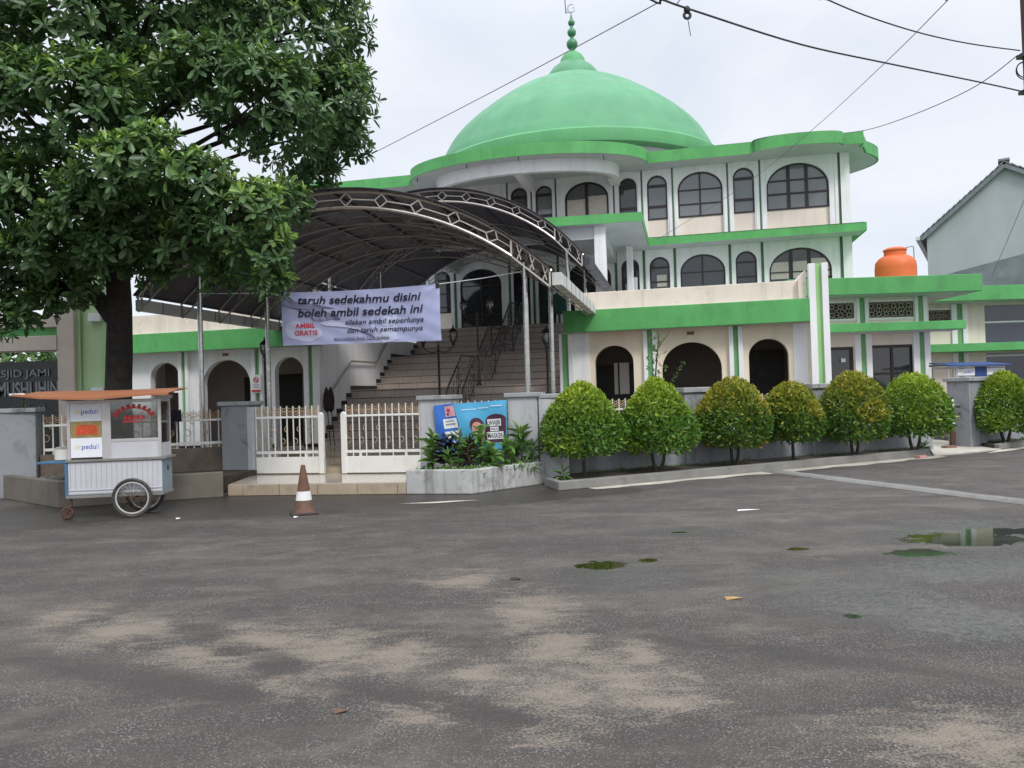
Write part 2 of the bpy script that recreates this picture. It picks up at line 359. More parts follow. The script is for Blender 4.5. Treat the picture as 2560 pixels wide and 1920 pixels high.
LEAF_SHRUB_RED = leafmat('shrub_leaf_reddish', (.050,.125,.018), (.13,.245,.03), (.55,.45,.05), .45, .32)
LEAF_PLANT = leafmat('planter_leaf', (.06,.15,.03), (.14,.30,.055), (.40,.56,.15), .35, .3)
LEAF_DARK = leafmat('dark_purple_leaf', (.010,.009,.018), (.022,.016,.03), (.06,.03,.05), .3, .1)
LEAF_BROWN = leafmat('dark_red_leaf', (.028,.014,.012), (.05,.024,.018), (.12,.06,.04), .35, .1)
LEAF_FAR = leafmat('far_leaf', (.04,.10,.02), (.09,.2,.04), (.2,.34,.06), .5, .3)

# ------------------------------------------------------------------ leaves
def unit(v): return v/np.maximum(np.linalg.norm(v, axis=1, keepdims=True), 1e-9)
def leaf_obj(name, base, dirv, nrm, L, W, tint, m, parent=None, fold=.35, droop=.1, shape=(.45,.85,.42,.38)):
    N = len(base); dirv = unit(dirv); nrm = nrm - dirv*np.sum(nrm*dirv, 1, keepdims=True); nrm = unit(nrm); side = np.cross(dirv, nrm)
    L = L[:,None]; W = W[:,None]; v = np.zeros((N,6,3))
    a, b, wa, wb = shape
    v[:,0] = base; v[:,3] = base + dirv*L - nrm*droop*L
    for k, sg in ((1,1),(5,-1)): v[:,k] = base + dirv*L*a + side*sg*W*wa + nrm*fold*W*.4
    for k, sg in ((2,1),(4,-1)): v[:,k] = base + dirv*L*b + side*sg*W*wb + nrm*(fold*W*.4 - droop*L*.5)
    o = np.array(ORI.get(parent.name, (0,0,0))) if parent is not None else np.zeros(3)
    me = bpy.data.meshes.new(name); me.vertices.add(N*6); me.vertices.foreach_set('co', (v - o).astype(np.float32).ravel())
    idx = (np.arange(N)*6)[:,None] + np.array([0,1,2,3,3,4,5,0])[None,:]
    me.loops.add(N*8); me.loops.foreach_set('vertex_index', idx.astype(np.int32).ravel())
    me.polygons.add(N*2); me.polygons.foreach_set('loop_start', (np.arange(N*2)*4).astype(np.int32))
    at = me.attributes.new('tint', 'FLOAT', 'POINT'); at.data.foreach_set('value', np.repeat(tint, 6).astype(np.float32))
    me.update(calc_edges=True); me.validate(); me.materials.append(m)
    ob = bpy.data.objects.new(name, me); COL.objects.link(ob)
    if parent is not None: ob.parent = parent; ORI[ob.name] = tuple(o)
    return ob
def whorls(C, AX, per, L0, L1, w, spread, tint0):
    """rosettes of leaves round axes AX at points C"""
    n = len(C); AX = unit(AX); ref = np.where(np.abs(AX[:,2:3]) < .9, np.array([[0,0,1.]]), np.array([[1.,0,0]]))
    a = unit(np.cross(AX, ref)); b = np.cross(AX, a)
    B = []; D = []; Nn = []; Ls = []; T = []
    ph0 = RNG.uniform(0, 6.28, n)
    for k in range(per):
        ph = ph0 + 2.4*k + RNG.normal(0, .35, n); el = np.radians(spread[0] + (spread[1]-spread[0])*k/max(1, per-1)) + RNG.normal(0, .26, n)
        rad = a*np.cos(ph)[:,None] + b*np.sin(ph)[:,None]
        d = rad*np.cos(el)[:,None] + AX*np.sin(el)[:,None] + np.array([[0,0,-.12]])
        B.append(C + AX*(.03*k*L1)); D.append(d); Nn.append(AX - rad*.3 + RNG.normal(0,.12,(n,3)))
        Ls.append(RNG.uniform(L0, L1, n)*(1 - .35*k/per)); T.append(np.clip(tint0*(k/per)**1.5 + RNG.normal(0,.05,n), 0, 1))
    Ls = np.concatenate(Ls)
    return np.concatenate(B), np.concatenate(D), np.concatenate(Nn), Ls, Ls*w*RNG.uniform(.85,1.15,len(Ls)), np.concatenate(T)
def sphere_pts(n):
    v = RNG.normal(size=(n,3)); return unit(v)

# ------------------------------------------------------------------ ground
SAND = [(-1.72,5.07,0.62,0.49),(-2.08,4.92,0.30,0.31),(-1.18,4.87,0.30,0.53),(-1.24,4.45,0.25,0.38),(-2.83,5.49,0.43,0.39),(-3.50,5.95,0.28,0.34),(-0.50,6.71,0.38,0.36),(0.12,5.71,0.32,0.62),(0.25,4.86,0.33,0.38),(0.47,4.61,0.26,0.27),(0.57,4.30,0.44,0.35),(0.20,4.10,0.34,0.32),(0.70,3.94,0.31,0.20),(0.14,3.65,0.23,0.17),(1.95,3.44,0.46,0.33),(-0.75,4.81,0.30,0.37),(0.72,4.66,0.17,0.28),(-0.51,3.88,0.24,0.19),(-0.28,4.41,0.21,0.25)]
PUD = [(4.51,7.74,0.68,0.40),(3.75,7.2,0.34,0.20),(5.05,8.06,0.50,0.25),(0.78,7.08,0.26,0.20),(1.23,7.23,0.11,0.10),(2.29,5.31,0.07,0.07),(1.82,8.59,0.12,0.05),(2.74,7.52,0.12,0.09)]
WET = [(4.7,8.0,1.3,1.0),(4.4,6.5,1.0,.6),(2.52,5.76,0.77,0.64),(2.31,6.38,0.5,0.32),(3.01,5.10,0.66,0.50),(0.88,6.70,0.62,0.58),(1.91,8.61,0.58,0.36),(3.53,6.49,0.84,0.54)]
DAMP = [(-3.60,12.1,4.6,1.25),(-1.43,11.9,2.6,0.75),(-7.6,11.2,2.2,1.2),(.9,12.3,1.2,.5)]
def ellmask(n, l, vec, els):
    acc = None
    for x, y, rx, ry, *ro in els:
        mp = n.new('ShaderNodeMapping'); mp.vector_type = 'TEXTURE'
        mp.inputs['Location'].default_value = (x, y, 0); mp.inputs['Rotation'].default_value = (0,0,math.radians(ro[0]) if ro else 0); mp.inputs['Scale'].default_value = (rx, ry, 1); l.new(vec, mp.inputs[0])
        ln = n.new('ShaderNodeVectorMath'); ln.operation = 'LENGTH'; l.new(mp.outputs[0], ln.inputs[0])
        mr = n.new('ShaderNodeMapRange'); mr.inputs[1].default_value = 0; mr.inputs[2].default_value = 1.6; mr.inputs[3].default_value = 1; mr.inputs[4].default_value = 0
        l.new(ln.outputs['Value'], mr.inputs[0])
        acc = mr.outputs[0] if acc is None else math_(n, l, 'MAXIMUM', acc, mr.outputs[0])
    return acc
TRACK = [(-1.7,4.9,1.1,.15,-43),(-2.4,4.6,1.6,.17,-25),(-.4,4.0,1.0,.13,-30),(1.6,4.6,1.3,.14,-28)]
def asphalt():
    m, n, l, b = nodes('asphalt')
    g = n.new('ShaderNodeNewGeometry'); vec = g.outputs['Position']
    big = noise(n, l, vec, .45, 6, .6, .4); med = noise(n, l, vec, 3.0, 6, .65)
    mps = n.new('ShaderNodeMapping'); mps.inputs['Rotation'].default_value = (0,0,math.radians(38)); mps.inputs['Scale'].default_value = (.35,1.6,1); l.new(vec, mps.inputs[0])
    tracks = noise(n, l, mps.outputs[0], 1.0, 3, .5, .3)
    c = mixc(n, l, ramp(n, l, big, [(.3, 0.), (.7, 1.)]), (.078,.066,.057), (.145,.125,.109))
    c = mixc(n, l, ramp(n, l, tracks, [(.38, .0), (.60, .8)]), c, (.056,.048,.043))
    c = mixc(n, l, ramp(n, l, med, [(.36, .6), (.6, 0.)]), c, (.056,.048,.043))
    vo = n.new('ShaderNodeTexVoronoi'); vo.inputs['Scale'].default_value = 62; l.new(vec, vo.inputs['Vector'])
    chip = ramp(n, l, math_(n, l, 'ADD', vo.outputs['Distance'], math_(n, l, 'MULTIPLY', noise(n, l, vec, 40, 2), -.28)), [(.06, .9), (.30, 0.)])
    chip = math_(n, l, 'MULTIPLY', chip, ramp(n, l, noise(n, l, vec, 2.2, 6, .7), [(.36, .15), (.62, 1.)]))
    c = mixc(n, l, chip, c, mixc(n, l, noise(n, l, vec, 60, 1), (.42,.39,.37), (.12,.11,.11)))
    dk = ramp(n, l, noise(n, l, vec, 110, 2, .6), [(.38, .75), (.5, 0.)])
    c = mixc(n, l, dk, c, (.028,.026,.026))
    tk_ = ramp(n, l, math_(n, l, 'ADD', ellmask(n, l, vec, TRACK), math_(n, l, 'MULTIPLY', noise(n, l, vec, 7, 6, .7), .6)), [(.55, 0.), (1.0, .6)])
    c = mixc(n, l, tk_, c, (.05,.043,.039))
    # sand lying in the hollows
    sm = ellmask(n, l, vec, SAND)
    mpt = n.new('ShaderNodeMapping'); mpt.inputs['Rotation'].default_value = (0,0,math.radians(36)); mpt.inputs['Scale'].default_value = (.55,1.25,1); l.new(vec, mpt.inputs[0])
    nz = noise(n, l, mpt.outputs[0], 5.0, 10, .76, .6)
    fine = noise(n, l, vec, 55, 4, .75)
    s = math_(n, l, 'ADD', math_(n, l, 'MULTIPLY', sm, .34), math_(n, l, 'ADD', math_(n, l, 'MULTIPLY', nz, 1.05), math_(n, l, 'MULTIPLY', fine, 1.0)))
    s = math_(n, l, 'SUBTRACT', s, math_(n, l, 'MULTIPLY', tk_, .22))
    sf = ramp(n, l, math_(n, l, 'MULTIPLY', s, .6), [(.69, 0.), (.74, .42), (.82, .70)])
    dust = ramp(n, l, noise(n, l, mpt.outputs[0], 1.5, 10, .74, 1.0), [(.50, 0.), (.74, .5)])
    c = mixc(n, l, dust, c, (.24,.205,.165))
    c = mixc(n, l, sf, c, mixc(n, l, noise(n, l, vec, 25, 4), (.20,.163,.125), (.30,.248,.192)))
    # wet film and standing water
    wn = noise(n, l, vec, 6.0, 8, .7, .5)
    wm = ramp(n, l, math_(n, l, 'ADD', ellmask(n, l, vec, WET), math_(n, l, 'MULTIPLY', wn, .75)), [(.62, 0.), (1.0, 1.)])
    dm = ramp(n, l, math_(n, l, 'ADD', ellmask(n, l, vec, DAMP), math_(n, l, 'MULTIPLY', wn, .9)), [(.66, 0.), (.86, 1.)])
    spk = ramp(n, l, math_(n, l, 'ADD', math_(n, l, 'MULTIPLY', noise(n, l, vec, 17, 7, .85), .85), math_(n, l, 'MULTIPLY', wm, .15)), [(.545, 0.), (.58, 1.)])
    film = math_(n, l, 'MULTIPLY', spk,  ramp(n, l, wm, [(.05, 0.), (.5, 1.)]))
    c = mixc(n, l, math_(n, l, 'MULTIPLY', wm, .3), c, (.055,.054,.058))
    c = mixc(n, l, math_(n, l, 'MULTIPLY', dm, .72), c, (.034,.029,.024))
    pn = math_(n, l, 'ADD', ellmask(n, l, vec, PUD), math_(n, l, 'MULTIPLY', noise(n, l, vec, 4.5, 9, .78, .6), 1.35))
    pf = ramp(n, l, math_(n, l, 'MULTIPLY', pn, .6), [(.665, 0.), (.70, 1.)])
    moss = mixc(n, l, noise(n, l, vec, 5, 4), (.010,.010,.006), (.024,.023,.009))
    c = mixc(n, l, pf, c, moss)
    l.new(c, b.inputs['Base Color'])
    r = math_(n, l, 'SUBTRACT', .82, math_(n, l, 'MULTIPLY', film, .30)); r = math_(n, l, 'SUBTRACT', r, math_(n, l, 'MULTIPLY', dm, .42))
    rn = mixc(n, l, pf, (0,0,0), (1,1,1))
    mxf = n.new('ShaderNodeMix'); l.new(pf, mxf.inputs[0]); l.new(r, mxf.inputs[2]); mxf.inputs[3].default_value = .05
    l.new(mxf.outputs[0], b.inputs['Roughness']); b.inputs['Specular IOR Level'].default_value = .5
    bp = n.new('ShaderNodeBump'); bp.inputs['Distance'].default_value = .016
    hh = math_(n, l, 'ADD', noise(n, l, vec, 70, 5, .7), math_(n, l, 'MULTIPLY', vo.outputs['Distance'], -1.2))
    l.new(hh, bp.inputs['Height'])
    st = math_(n, l, 'MULTIPLY', math_(n, l, 'SUBTRACT', 1.0, pf), .75); st = math_(n, l, 'MULTIPLY', st, math_(n, l, 'SUBTRACT', 1.0, math_(n, l, 'MULTIPLY', sf, .7)))
    st = math_(n, l, 'MULTIPLY', st, math_(n, l, 'SUBTRACT', 1.0, math_(n, l, 'MULTIPLY', dm, .8)))
    st = math_(n, l, 'MULTIPLY', st, math_(n, l, 'SUBTRACT', 1.0, math_(n, l, 'MULTIPLY', film, .1)))
    l.new(st, bp.inputs['Strength']); l.new(bp.outputs[0], b.inputs['Normal'])
    b2 = n.new('ShaderNodeBump'); b2.inputs['Distance'].default_value = .008; b2.inputs['Strength'].default_value = .9
    l.new(noise(n, l, vec, 20, 4, .7), b2.inputs['Height']); l.new(b2.outputs[0], b.inputs['Coat Normal'])
    l.new(math_(n, l, 'MULTIPLY', film, math_(n, l, 'SUBTRACT', 1.0, pf)), b.inputs['Coat Weight']); b.inputs['Coat Roughness'].default_value = .16; b.inputs['Coat IOR'].default_value = 1.4
    return m
mb = MB(); mb.poly([(-400,-300,0),(400,-300,0),(400,600,0),(-400,600,0)]); structure(mb, 'road', asphalt())
def MP(s, d): p = M(s, d); return (p.x, p.y)
# tiled plaza between the gate and the stairs, two shallow steps up from the gate line
mb = MB(); mb.prism([MP(-9.9,13.75),MP(-2.6,13.75),MP(-2.6,19.5),MP(-9.9,19.5)], -.2, .316); structure(mb, 'plaza_floor', MT['plaza'])
mb = MB(); mb.prism([MP(-20,13.0),MP(-9.91,13.75),MP(-9.91,19.5),MP(-20,21)], -.2, .30); structure(mb, 'left_yard', MT['yard'])
mb = MB(); mb.prism([MP(-2.59,13.9),(9.5,17.9),(9.7,22),(20,22.5),(20,26),(7.6,26),MP(3.6,19.3),MP(-2.59,19.5)], -.2, .12); structure(mb, 'right_yard', MT['yard'])
mb = MB(); mb.prism([MP(-7.66,11.83),MP(-4.5,12.03),MP(-4.5,13.74),MP(-8.2,13.74)], -.2, .2)
structure(mb, 'gate_step', MT['step_top'])
mb = MB(); 
p0, p1 = M(-7.665,11.822), M(-4.5,12.022); u = (p1-p0).normalized(); nn = Vector((u.y,-u.x,0)); Lw = (p1-p0).length; x = 0
for k, w in enumerate((.28,.66,.68,.70,.70,.4)):
    w = min(w, Lw-x); a = p0+u*(x+.006)+nn*.004; b = p0+u*(x+w-.006)+nn*.004
    mb.slab([(a.x,a.y,.012),(b.x,b.y,.012),(b.x,b.y,.185),(a.x,a.y,.185)], nn*.012); x += w
structure(mb, 'gate_step_facing', MT['step_face'])
mb = MB(); mb.prism([MP(-8.1,13.55),MP(-4.7,13.55),MP(-4.7,13.75),MP(-8.1,13.75)], .19, .31); structure(mb, 'gate_sill', MT['plaza'])
# kerb and its soil bed along the right-hand fence, pale concrete edge of the road, driveway
K0, K1, K2 = Vector((.50,13.2,0)), Vector((.71,12.52,0)), Vector((8.88,16.42,0))
def offs(p, q, w): t = (q-p).normalized(); return Vector((-t.y, t.x, 0))*w
mb = MB(); e = offs(K1,K2,.13)
mb.prism([tuple(K1)[:2], tuple(K2)[:2], tuple(K2+e)[:2], tuple(K1+e)[:2]], 0, .15)
f = offs(K0,K1,.12); mb.prism([tuple(K0)[:2], tuple(K1)[:2], tuple(K1+f+e*.2)[:2], tuple(K0+f)[:2]], 0, .147)
mb.prism([(10.95,17.35),(12.3,18.2),(17.5,20.6),(17.44,20.73),(12.24,18.33),(10.9,17.48)], 0, .13)
structure(mb, 'kerb', MT['kerb'], bevel=.015)
mb = MB(); mb.prism([tuple(K0+f*.9)[:2], tuple(K1+f*.9+e*.9)[:2], tuple(K2+e*.9)[:2], (9.62,17.75), (.9,14.2)], 0, .115)
mb.prism([(10.9,17.45),(12.25,18.32),(17.4,20.7),(17,21.3),(11.1,18.6)], 0, .105)
structure(mb, 'planting_bed', MT['soil'])
mb = MB(); random.seed(3)
def ragged(p, q, w0, w1, step=.35):
    L = (q-p).length; t = (q-p)/L; nrm = Vector((t.y,-t.x,0)); n = int(L/step)
    return [p+t*(L*i/n) + nrm*(w0+(w1-w0)*i/n)*random.uniform(.65,1.15) for i in range(n+1)]
r_ = ragged(K1+Vector((.5,.24,0)), K2+Vector((.05,.02,0)), .30, .42)
mb.poly([tuple(K2+Vector((0,0,.006)))] + [tuple(K1+Vector((.5,.24,.006)))] + [(p.x,p.y,.006) for p in r_])
mb.poly([(10.2,16.6,.006),(10.95,17.33,.006),(12.3,18.18,.006),(14.5,19.2,.006),(14.5,18.95,.006),(12.3,17.92,.006),(11.1,17.1,.006)])
mb.poly([(-1.75,11.55,.006),(-.9,11.72,.006),(-.55,11.68,.006),(-1.2,11.5,.006)])
structure(mb, 'road_edge', MT['concrete'])
mb = MB(); mb.prism([(8.92,16.35),(9.6,16.62),(10.3,16.95),(10.95,17.3),(11.15,18.4),(11.4,21.2),(9.75,21.2),(9.58,17.7)], -.05, .03); structure(mb, 'driveway', MT['concrete'])
mb = MB(); B0, B1 = Vector((4.75,14.42,0)), Vector((9.6,1.6,0)); w = offs(B0,B1,.13)
n_ = 60; prof = [(-1,0.004),(-.7,.04),(0,.055),(.7,.04),(1,.004)]; vs = []
for i in range(n_+1):
    p = B0.lerp(B1, i/n_)
    for a, z in prof: q = p + w*a*(1.35 if i < 2 else 1)*random.uniform(.92,1.08); vs.append((q.x,q.y,z*random.uniform(.9,1.1)))
mb.add(vs, [(i*5+j,i*5+j+1,i*5+j+6,i*5+j+5) for i in range(n_) for j in range(4)])
structure(mb, 'road_ridge', MT['kerb'], smooth=True)

# ------------------------------------------------------------------ arched walls
def arc_pts(sc, hw, zs, rise, n=20):
    return [(sc - hw*math.cos(PI*i/n), zs + rise*math.sin(PI*i/n)) for i in range(n+1)]
def arch_wall(mb, s0, s1, z0, z1, d, sc, hw, zb, zs, rise, depth=.2, n=20):
    P = lambda s, z, dd=0: (s, d+dd, z)
    a = arc_pts(sc, hw, zs, rise, n)
    mb.add([P(s0,z0),P(sc-hw,z0),P(sc-hw,zs),P(sc-hw,z1),P(s0,z1)], [(0,1,2,3,4)])
    mb.add([P(sc+hw,z0),P(s1,z0),P(s1,z1),P(sc+hw,z1),P(sc+hw,zs)], [(0,1,2,3,4)])
    if zb > z0+.001: mb.add([P(sc-hw,z0),P(sc+hw,z0),P(sc+hw,zb),P(sc-hw,zb)], [(0,1,2,3)])
    for i in range(n):
        (x0,y0),(x1,y1) = a[i], a[i+1]
        mb.add([P(x0,y0),P(x1,y1),P(x1,z1),P(x0,z1)], [(0,1,2,3)])
        mb.add([P(x0,y0),P(x0,y0,depth),P(x1,y1,depth),P(x1,y1)], [(0,1,2,3)])
    for x in (sc-hw, sc+hw): mb.add([P(x,zb),P(x,zb,depth),P(x,zs,depth),P(x,zs)], [(0,1,2,3)])
    mb.add([P(sc-hw,zb),P(sc+hw,zb),P(sc+hw,zb,depth),P(sc-hw,zb,depth)], [(0,1,2,3)])
def arch_top(s, sc, hw, zs, rise):
    q = (s-sc)/hw; return zs + rise*math.sqrt(max(0, 1-q*q))
def window(parent, d, sc, hw, zb, zs, rise, mull, trans, fw_=.05, pane='pane', curtain=None, thick=.0):
    """arched window frame (a part) with its panes (a sub-part)"""
    fb = MB(); a = arc_pts(sc, hw, zs, rise, 24); out = [(sc-hw, zb)] + a + [(sc+hw, zb)]
    ins = [(sc-hw+fw_, zb+fw_)] + [(sc+(x-sc)*(1-fw_/hw), zs+(z-zs)*(1-fw_/max(rise,.2))) for x, z in a] + [(sc+hw-fw_, zb+fw_)]
    N = len(out)
    for i in range(N):
        j = (i+1) % N
        vs = [(out[i][0],d,out[i][1]),(out[j][0],d,out[j][1]),(ins[j][0],d,ins[j][1]),(ins[i][0],d,ins[i][1])]
        fb.slab(vs, (0,.06,0))
    for m_, wd in mull:
        s = sc + m_*hw; zt = arch_top(s, sc, hw*.97, zs, rise*.97); fb.box(s-wd/2, s+wd/2, d-.008, d+.05, zb+.01, zt)
    for z, wd in trans:
        hx = hw*.96 if z < zs else hw*.96*math.sqrt(max(0, 1-((z-zs)/rise)**2)); fb.box(sc-hx, sc+hx, d-.004, d+.045, z-wd/2, z+wd/2)
    fo = fb.build('window', MT['frame'], parent)
    pb = MB(); pb.poly([(x, d+.03, z) for x, z in [(sc-hw,zb)] + a + [(sc+hw,zb)]]); pb.build('pane', MT[pane], fo)
    if curtain:
        cb = MB()
        for x0, x1, z0, z1 in curtain:
            pts = [(sc+x0*hw, d+.026, z0), (sc+x1*hw, d+.026, z0)]
            top = [(sc+hw*(x1+(x0-x1)*i/8), min(z1, arch_top(sc+hw*(x1+(x0-x1)*i/8), sc, hw*.96, zs, rise*.96))) for i in range(9)]
            cb.poly(pts + [(x, d+.026, max(z, z0+.01)) for x, z in top])
        cb.build('curtain', MT['curtain'], fo)
    return fo

# ------------------------------------------------------------------ the mosque
mos = mthing('mosque', 'white and cream mosque with a green dome, green eaves and wide central stairs', 'mosque', -5.9, 31.4)
AX = -5.9                                                            # axis of symmetry
def mir(s): return 2*AX - s
# --- ground-floor wings
FZ = .53; DW = 19.68
WR = dict(walls=[(-2.87,-.76,-1.68,.49),(-.76,1.32,.245,.725),(1.32,3.06,2.08,.465)], z1=3.16)
WL = dict(walls=[(-16.8,-14.06,-14.73,.48),(-14.06,-11.69,-12.73,.76),(-11.69,-9.7,-10.76,.44)], z1=3.16)
for side, W in (('r', WR), ('l', WL)):
    mb = MB(); bend = W['walls'][-1][1] - (.07 if side == 'l' else 0)
    for s0, s1, sc, hw in W['walls']:
        top = 2.76 if side == 'r' else 2.83
        arch_wall(mb, s0, s1, 0, 3.2, DW, sc, hw, .1, top-hw*.92, hw*.92, .22)
    mb.build('arcade_wall', MT['tan'] if side == 'r' else MT['white'], mos)
    a, b = W['walls'][0][0], W['walls'][-1][1]
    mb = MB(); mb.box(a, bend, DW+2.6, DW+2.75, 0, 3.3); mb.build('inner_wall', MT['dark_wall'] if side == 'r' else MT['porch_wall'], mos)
    mb = MB(); mb.box(a, bend, DW+.22, DW+2.6, 3.0, 3.2); mb.build('porch_ceiling', MT['ceiling'], mos)
    mb = MB(); mb.box(a, bend, DW+.03, DW+2.6, 0, .12 if side == 'r' else FZ-.2); mb.build('porch_floor', MT['plaza'], mos)
    mb = MB(); mb.box(a, bend, 19.325, 31.4, 3.45, 3.60); mb.build('terrace_slab', MT['soffit'], mos)
    mb = MB(); mb.box(a-.25 if side == 'l' else a-.02, b+.05 if side == 'r' else b, 19.2, 19.32, 3.1, 3.65)
    if side == 'l': mb.box(a-.25, a-.13, 19.32, 31, 3.1, 3.65)
    mb.build('green_fascia', MT['green'], mos, bevel=.012)
    mb = MB(); mb.box(a-.1 if side == 'l' else a+.02, b, 19.33, DW-.002, 3.11, 3.2); mb.build('porch_soffit', MT['soffit'], mos)
    mb = MB()
    if side == 'r': mb.box(a+.25, b-.1, 19.5, 19.62, 3.62, 4.12)
    else: mb.box(a+.35, b-.9, 19.5, 19.62, 3.62, 4.22)
    pr = mb.build('parapet', MT['parapet'], mos, bevel=.01)
    if side == 'r':
        mb = MB(); mb.slab([(2.78,19.36,3.66),(2.95,19.36,3.66),(2.95,19.36,4.35),(2.78,19.36,4.14)], (0,3,0)); mb.build('parapet', MT['parapet'], mos)
# doors and openings in the inner walls, and the dark room behind the first right arch
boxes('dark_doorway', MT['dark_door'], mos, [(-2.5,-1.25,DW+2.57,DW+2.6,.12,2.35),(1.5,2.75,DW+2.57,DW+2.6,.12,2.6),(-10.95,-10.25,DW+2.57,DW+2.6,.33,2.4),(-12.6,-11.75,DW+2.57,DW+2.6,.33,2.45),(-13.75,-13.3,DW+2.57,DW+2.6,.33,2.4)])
boxes('curtain', MT['white'], mos, [(-1.75,-1.48,DW+2.50,DW+2.56,1.5,2.4),(-1.9,-1.8,DW+2.50,DW+2.56,1.5,2.4)])
boxes('door_jamb', MT['white'], mos, [(-13.1,-12.7,DW+2.54,DW+2.6,.33,2.7),(-11.15,-10.98,DW+2.54,DW+2.6,.33,2.7)])
# pilasters: white with a recessed green stripe
def pilaster(s0, s1, g0, g1, z0, z1, d, wmat='white', smat='green_stripe', dep=.1):
    mb = MB(); mb.box(s0, g0, d-dep, d+.05, z0, z1); mb.box(g1, s1, d-dep, d+.05, z0, z1); mb.box(s0+.01, s1-.01, d+.021, d+.06, z0, z1-.01); o = mb.build('pilaster', MT[wmat], mos, bevel=.006)
    mb = MB(); mb.box(g0+.002, g1-.002, d-dep*.35, d+.02, z0, z1); mb.build('stripe', MT[smat], o)
for s0, s1, g0, g1 in ((-3.07,-2.72,-3.0,-2.84),(-.93,-.59,-.83,-.70),(1.15,1.48,1.255,1.37),(-14.22,-13.9,-14.11,-14.0),(-11.87,-11.52,-11.76,-11.63),(-10.24,-9.78,-10.12,-10.0)):
    pilaster(s0, s1, g0, g1, .1, 3.1, DW)
boxes('white_band', MT['white'], mos, [(-2.72,-2.3,DW-.02,DW+.02,.1,3.1),(2.66,2.98,DW-.02,DW+.02,.1,3.1)])
pilaster(2.99,3.42,3.14,3.28,.0,4.46,19.3,'white','green_light',.12)
boxes('vent_plaque', MT['plaque'], mos, [(s-.09,s+.09,DW-.02,DW+.01,2.94,3.02) for s in (.24,-12.73)])
boxes('skirting', MT['black_trim'], mos, [(-16.8,-15.3,DW-.012,DW+.012,.28,.40),(-14.2,-13.52,DW-.125,DW+.012,.28,.40),(-11.9,-11.25,DW-.125,DW+.012,.28,.40),(-10.3,-9.7,DW-.125,DW+.012,.28,.40)])
# --- the great stairs
SL, SR = -9.7, -2.95; P_, R_, T_, LL = .316, .222, .336, 1.98; D0 = 19.4
def nose(k): return D0 + (6+k)*T_ + ((LL-T_) if k >= 1 else 0) + ((LL-T_) if k >= 6 else 0) + (1.2 if k >= 11 else 0), P_ + R_*(7+k)
mb = MB(); nb = MB()
for k in range(-6, 12):
    d, z = nose(k); d2 = nose(k+1)[0] if k < 11 else 31.5
    mb.box(SL, SR, d, d2+.02, z-R_, z-.004); nb.box(SL, SR, d-.022, d2, z-.03, z)
st = mb.build('staircase', MT['stair'], mos); nb.build('tread', MT['stair'], st)
mb = MB()
for k in range(-6, 11):
    d, z = nose(k); mb.box(SL+.005, SR-.005, d-.009, d+.002, z-.046, z-.031)
mb.build('tread_shadow_joint', MT['black_trim'], st)  # black strip for the joint, also paints the shadow line under each nosing
boxes('end_wall', MT['white'], mos, [(-16.8,-16.65,DW+.23,DW+2.6,0,3.2)])
boxes('stair_side_wall', MT['white'], mos, [(SL-.14, SL, DW+.02, 30.3, 0, 3.62),(SR, SR+.14, DW+.06, 30.3, 0, 3.62)])
mb = MB()
for k in range(-6, 11):
    d, z = nose(k); d2 = nose(k+1)[0]; mb.box(SL, SL+.025, d, d2, z, z+.13)
mb.build('stair_skirting', MT['black_trim'], mos)
# wall handrail on the left flank
mb = MB(); h_ = []
for k in (-6, 0): d, z = nose(k); h_.append((SL+.09, d-.1, z+.86))
d1, z1 = nose(1); h_.append((SL+.09, d1-.15, nose(0)[1]+.88)); d5, z5 = nose(5); h_.append((SL+.09, d5, z5+.86)); h_.append((SL+.09, nose(6)[0]-.15, z5+.88)); h_.append((SL+.09, nose(10)[0], nose(10)[1]+.86))
mb.tube(h_, .03, 8); 
for p in h_: mb.tube([(SL, p[1], p[2]-.06), (SL+.09, p[1], p[2]-.02)], .012, 6)
mb.build('wall_handrail', MT['steel_warm'], mos, smooth=True)
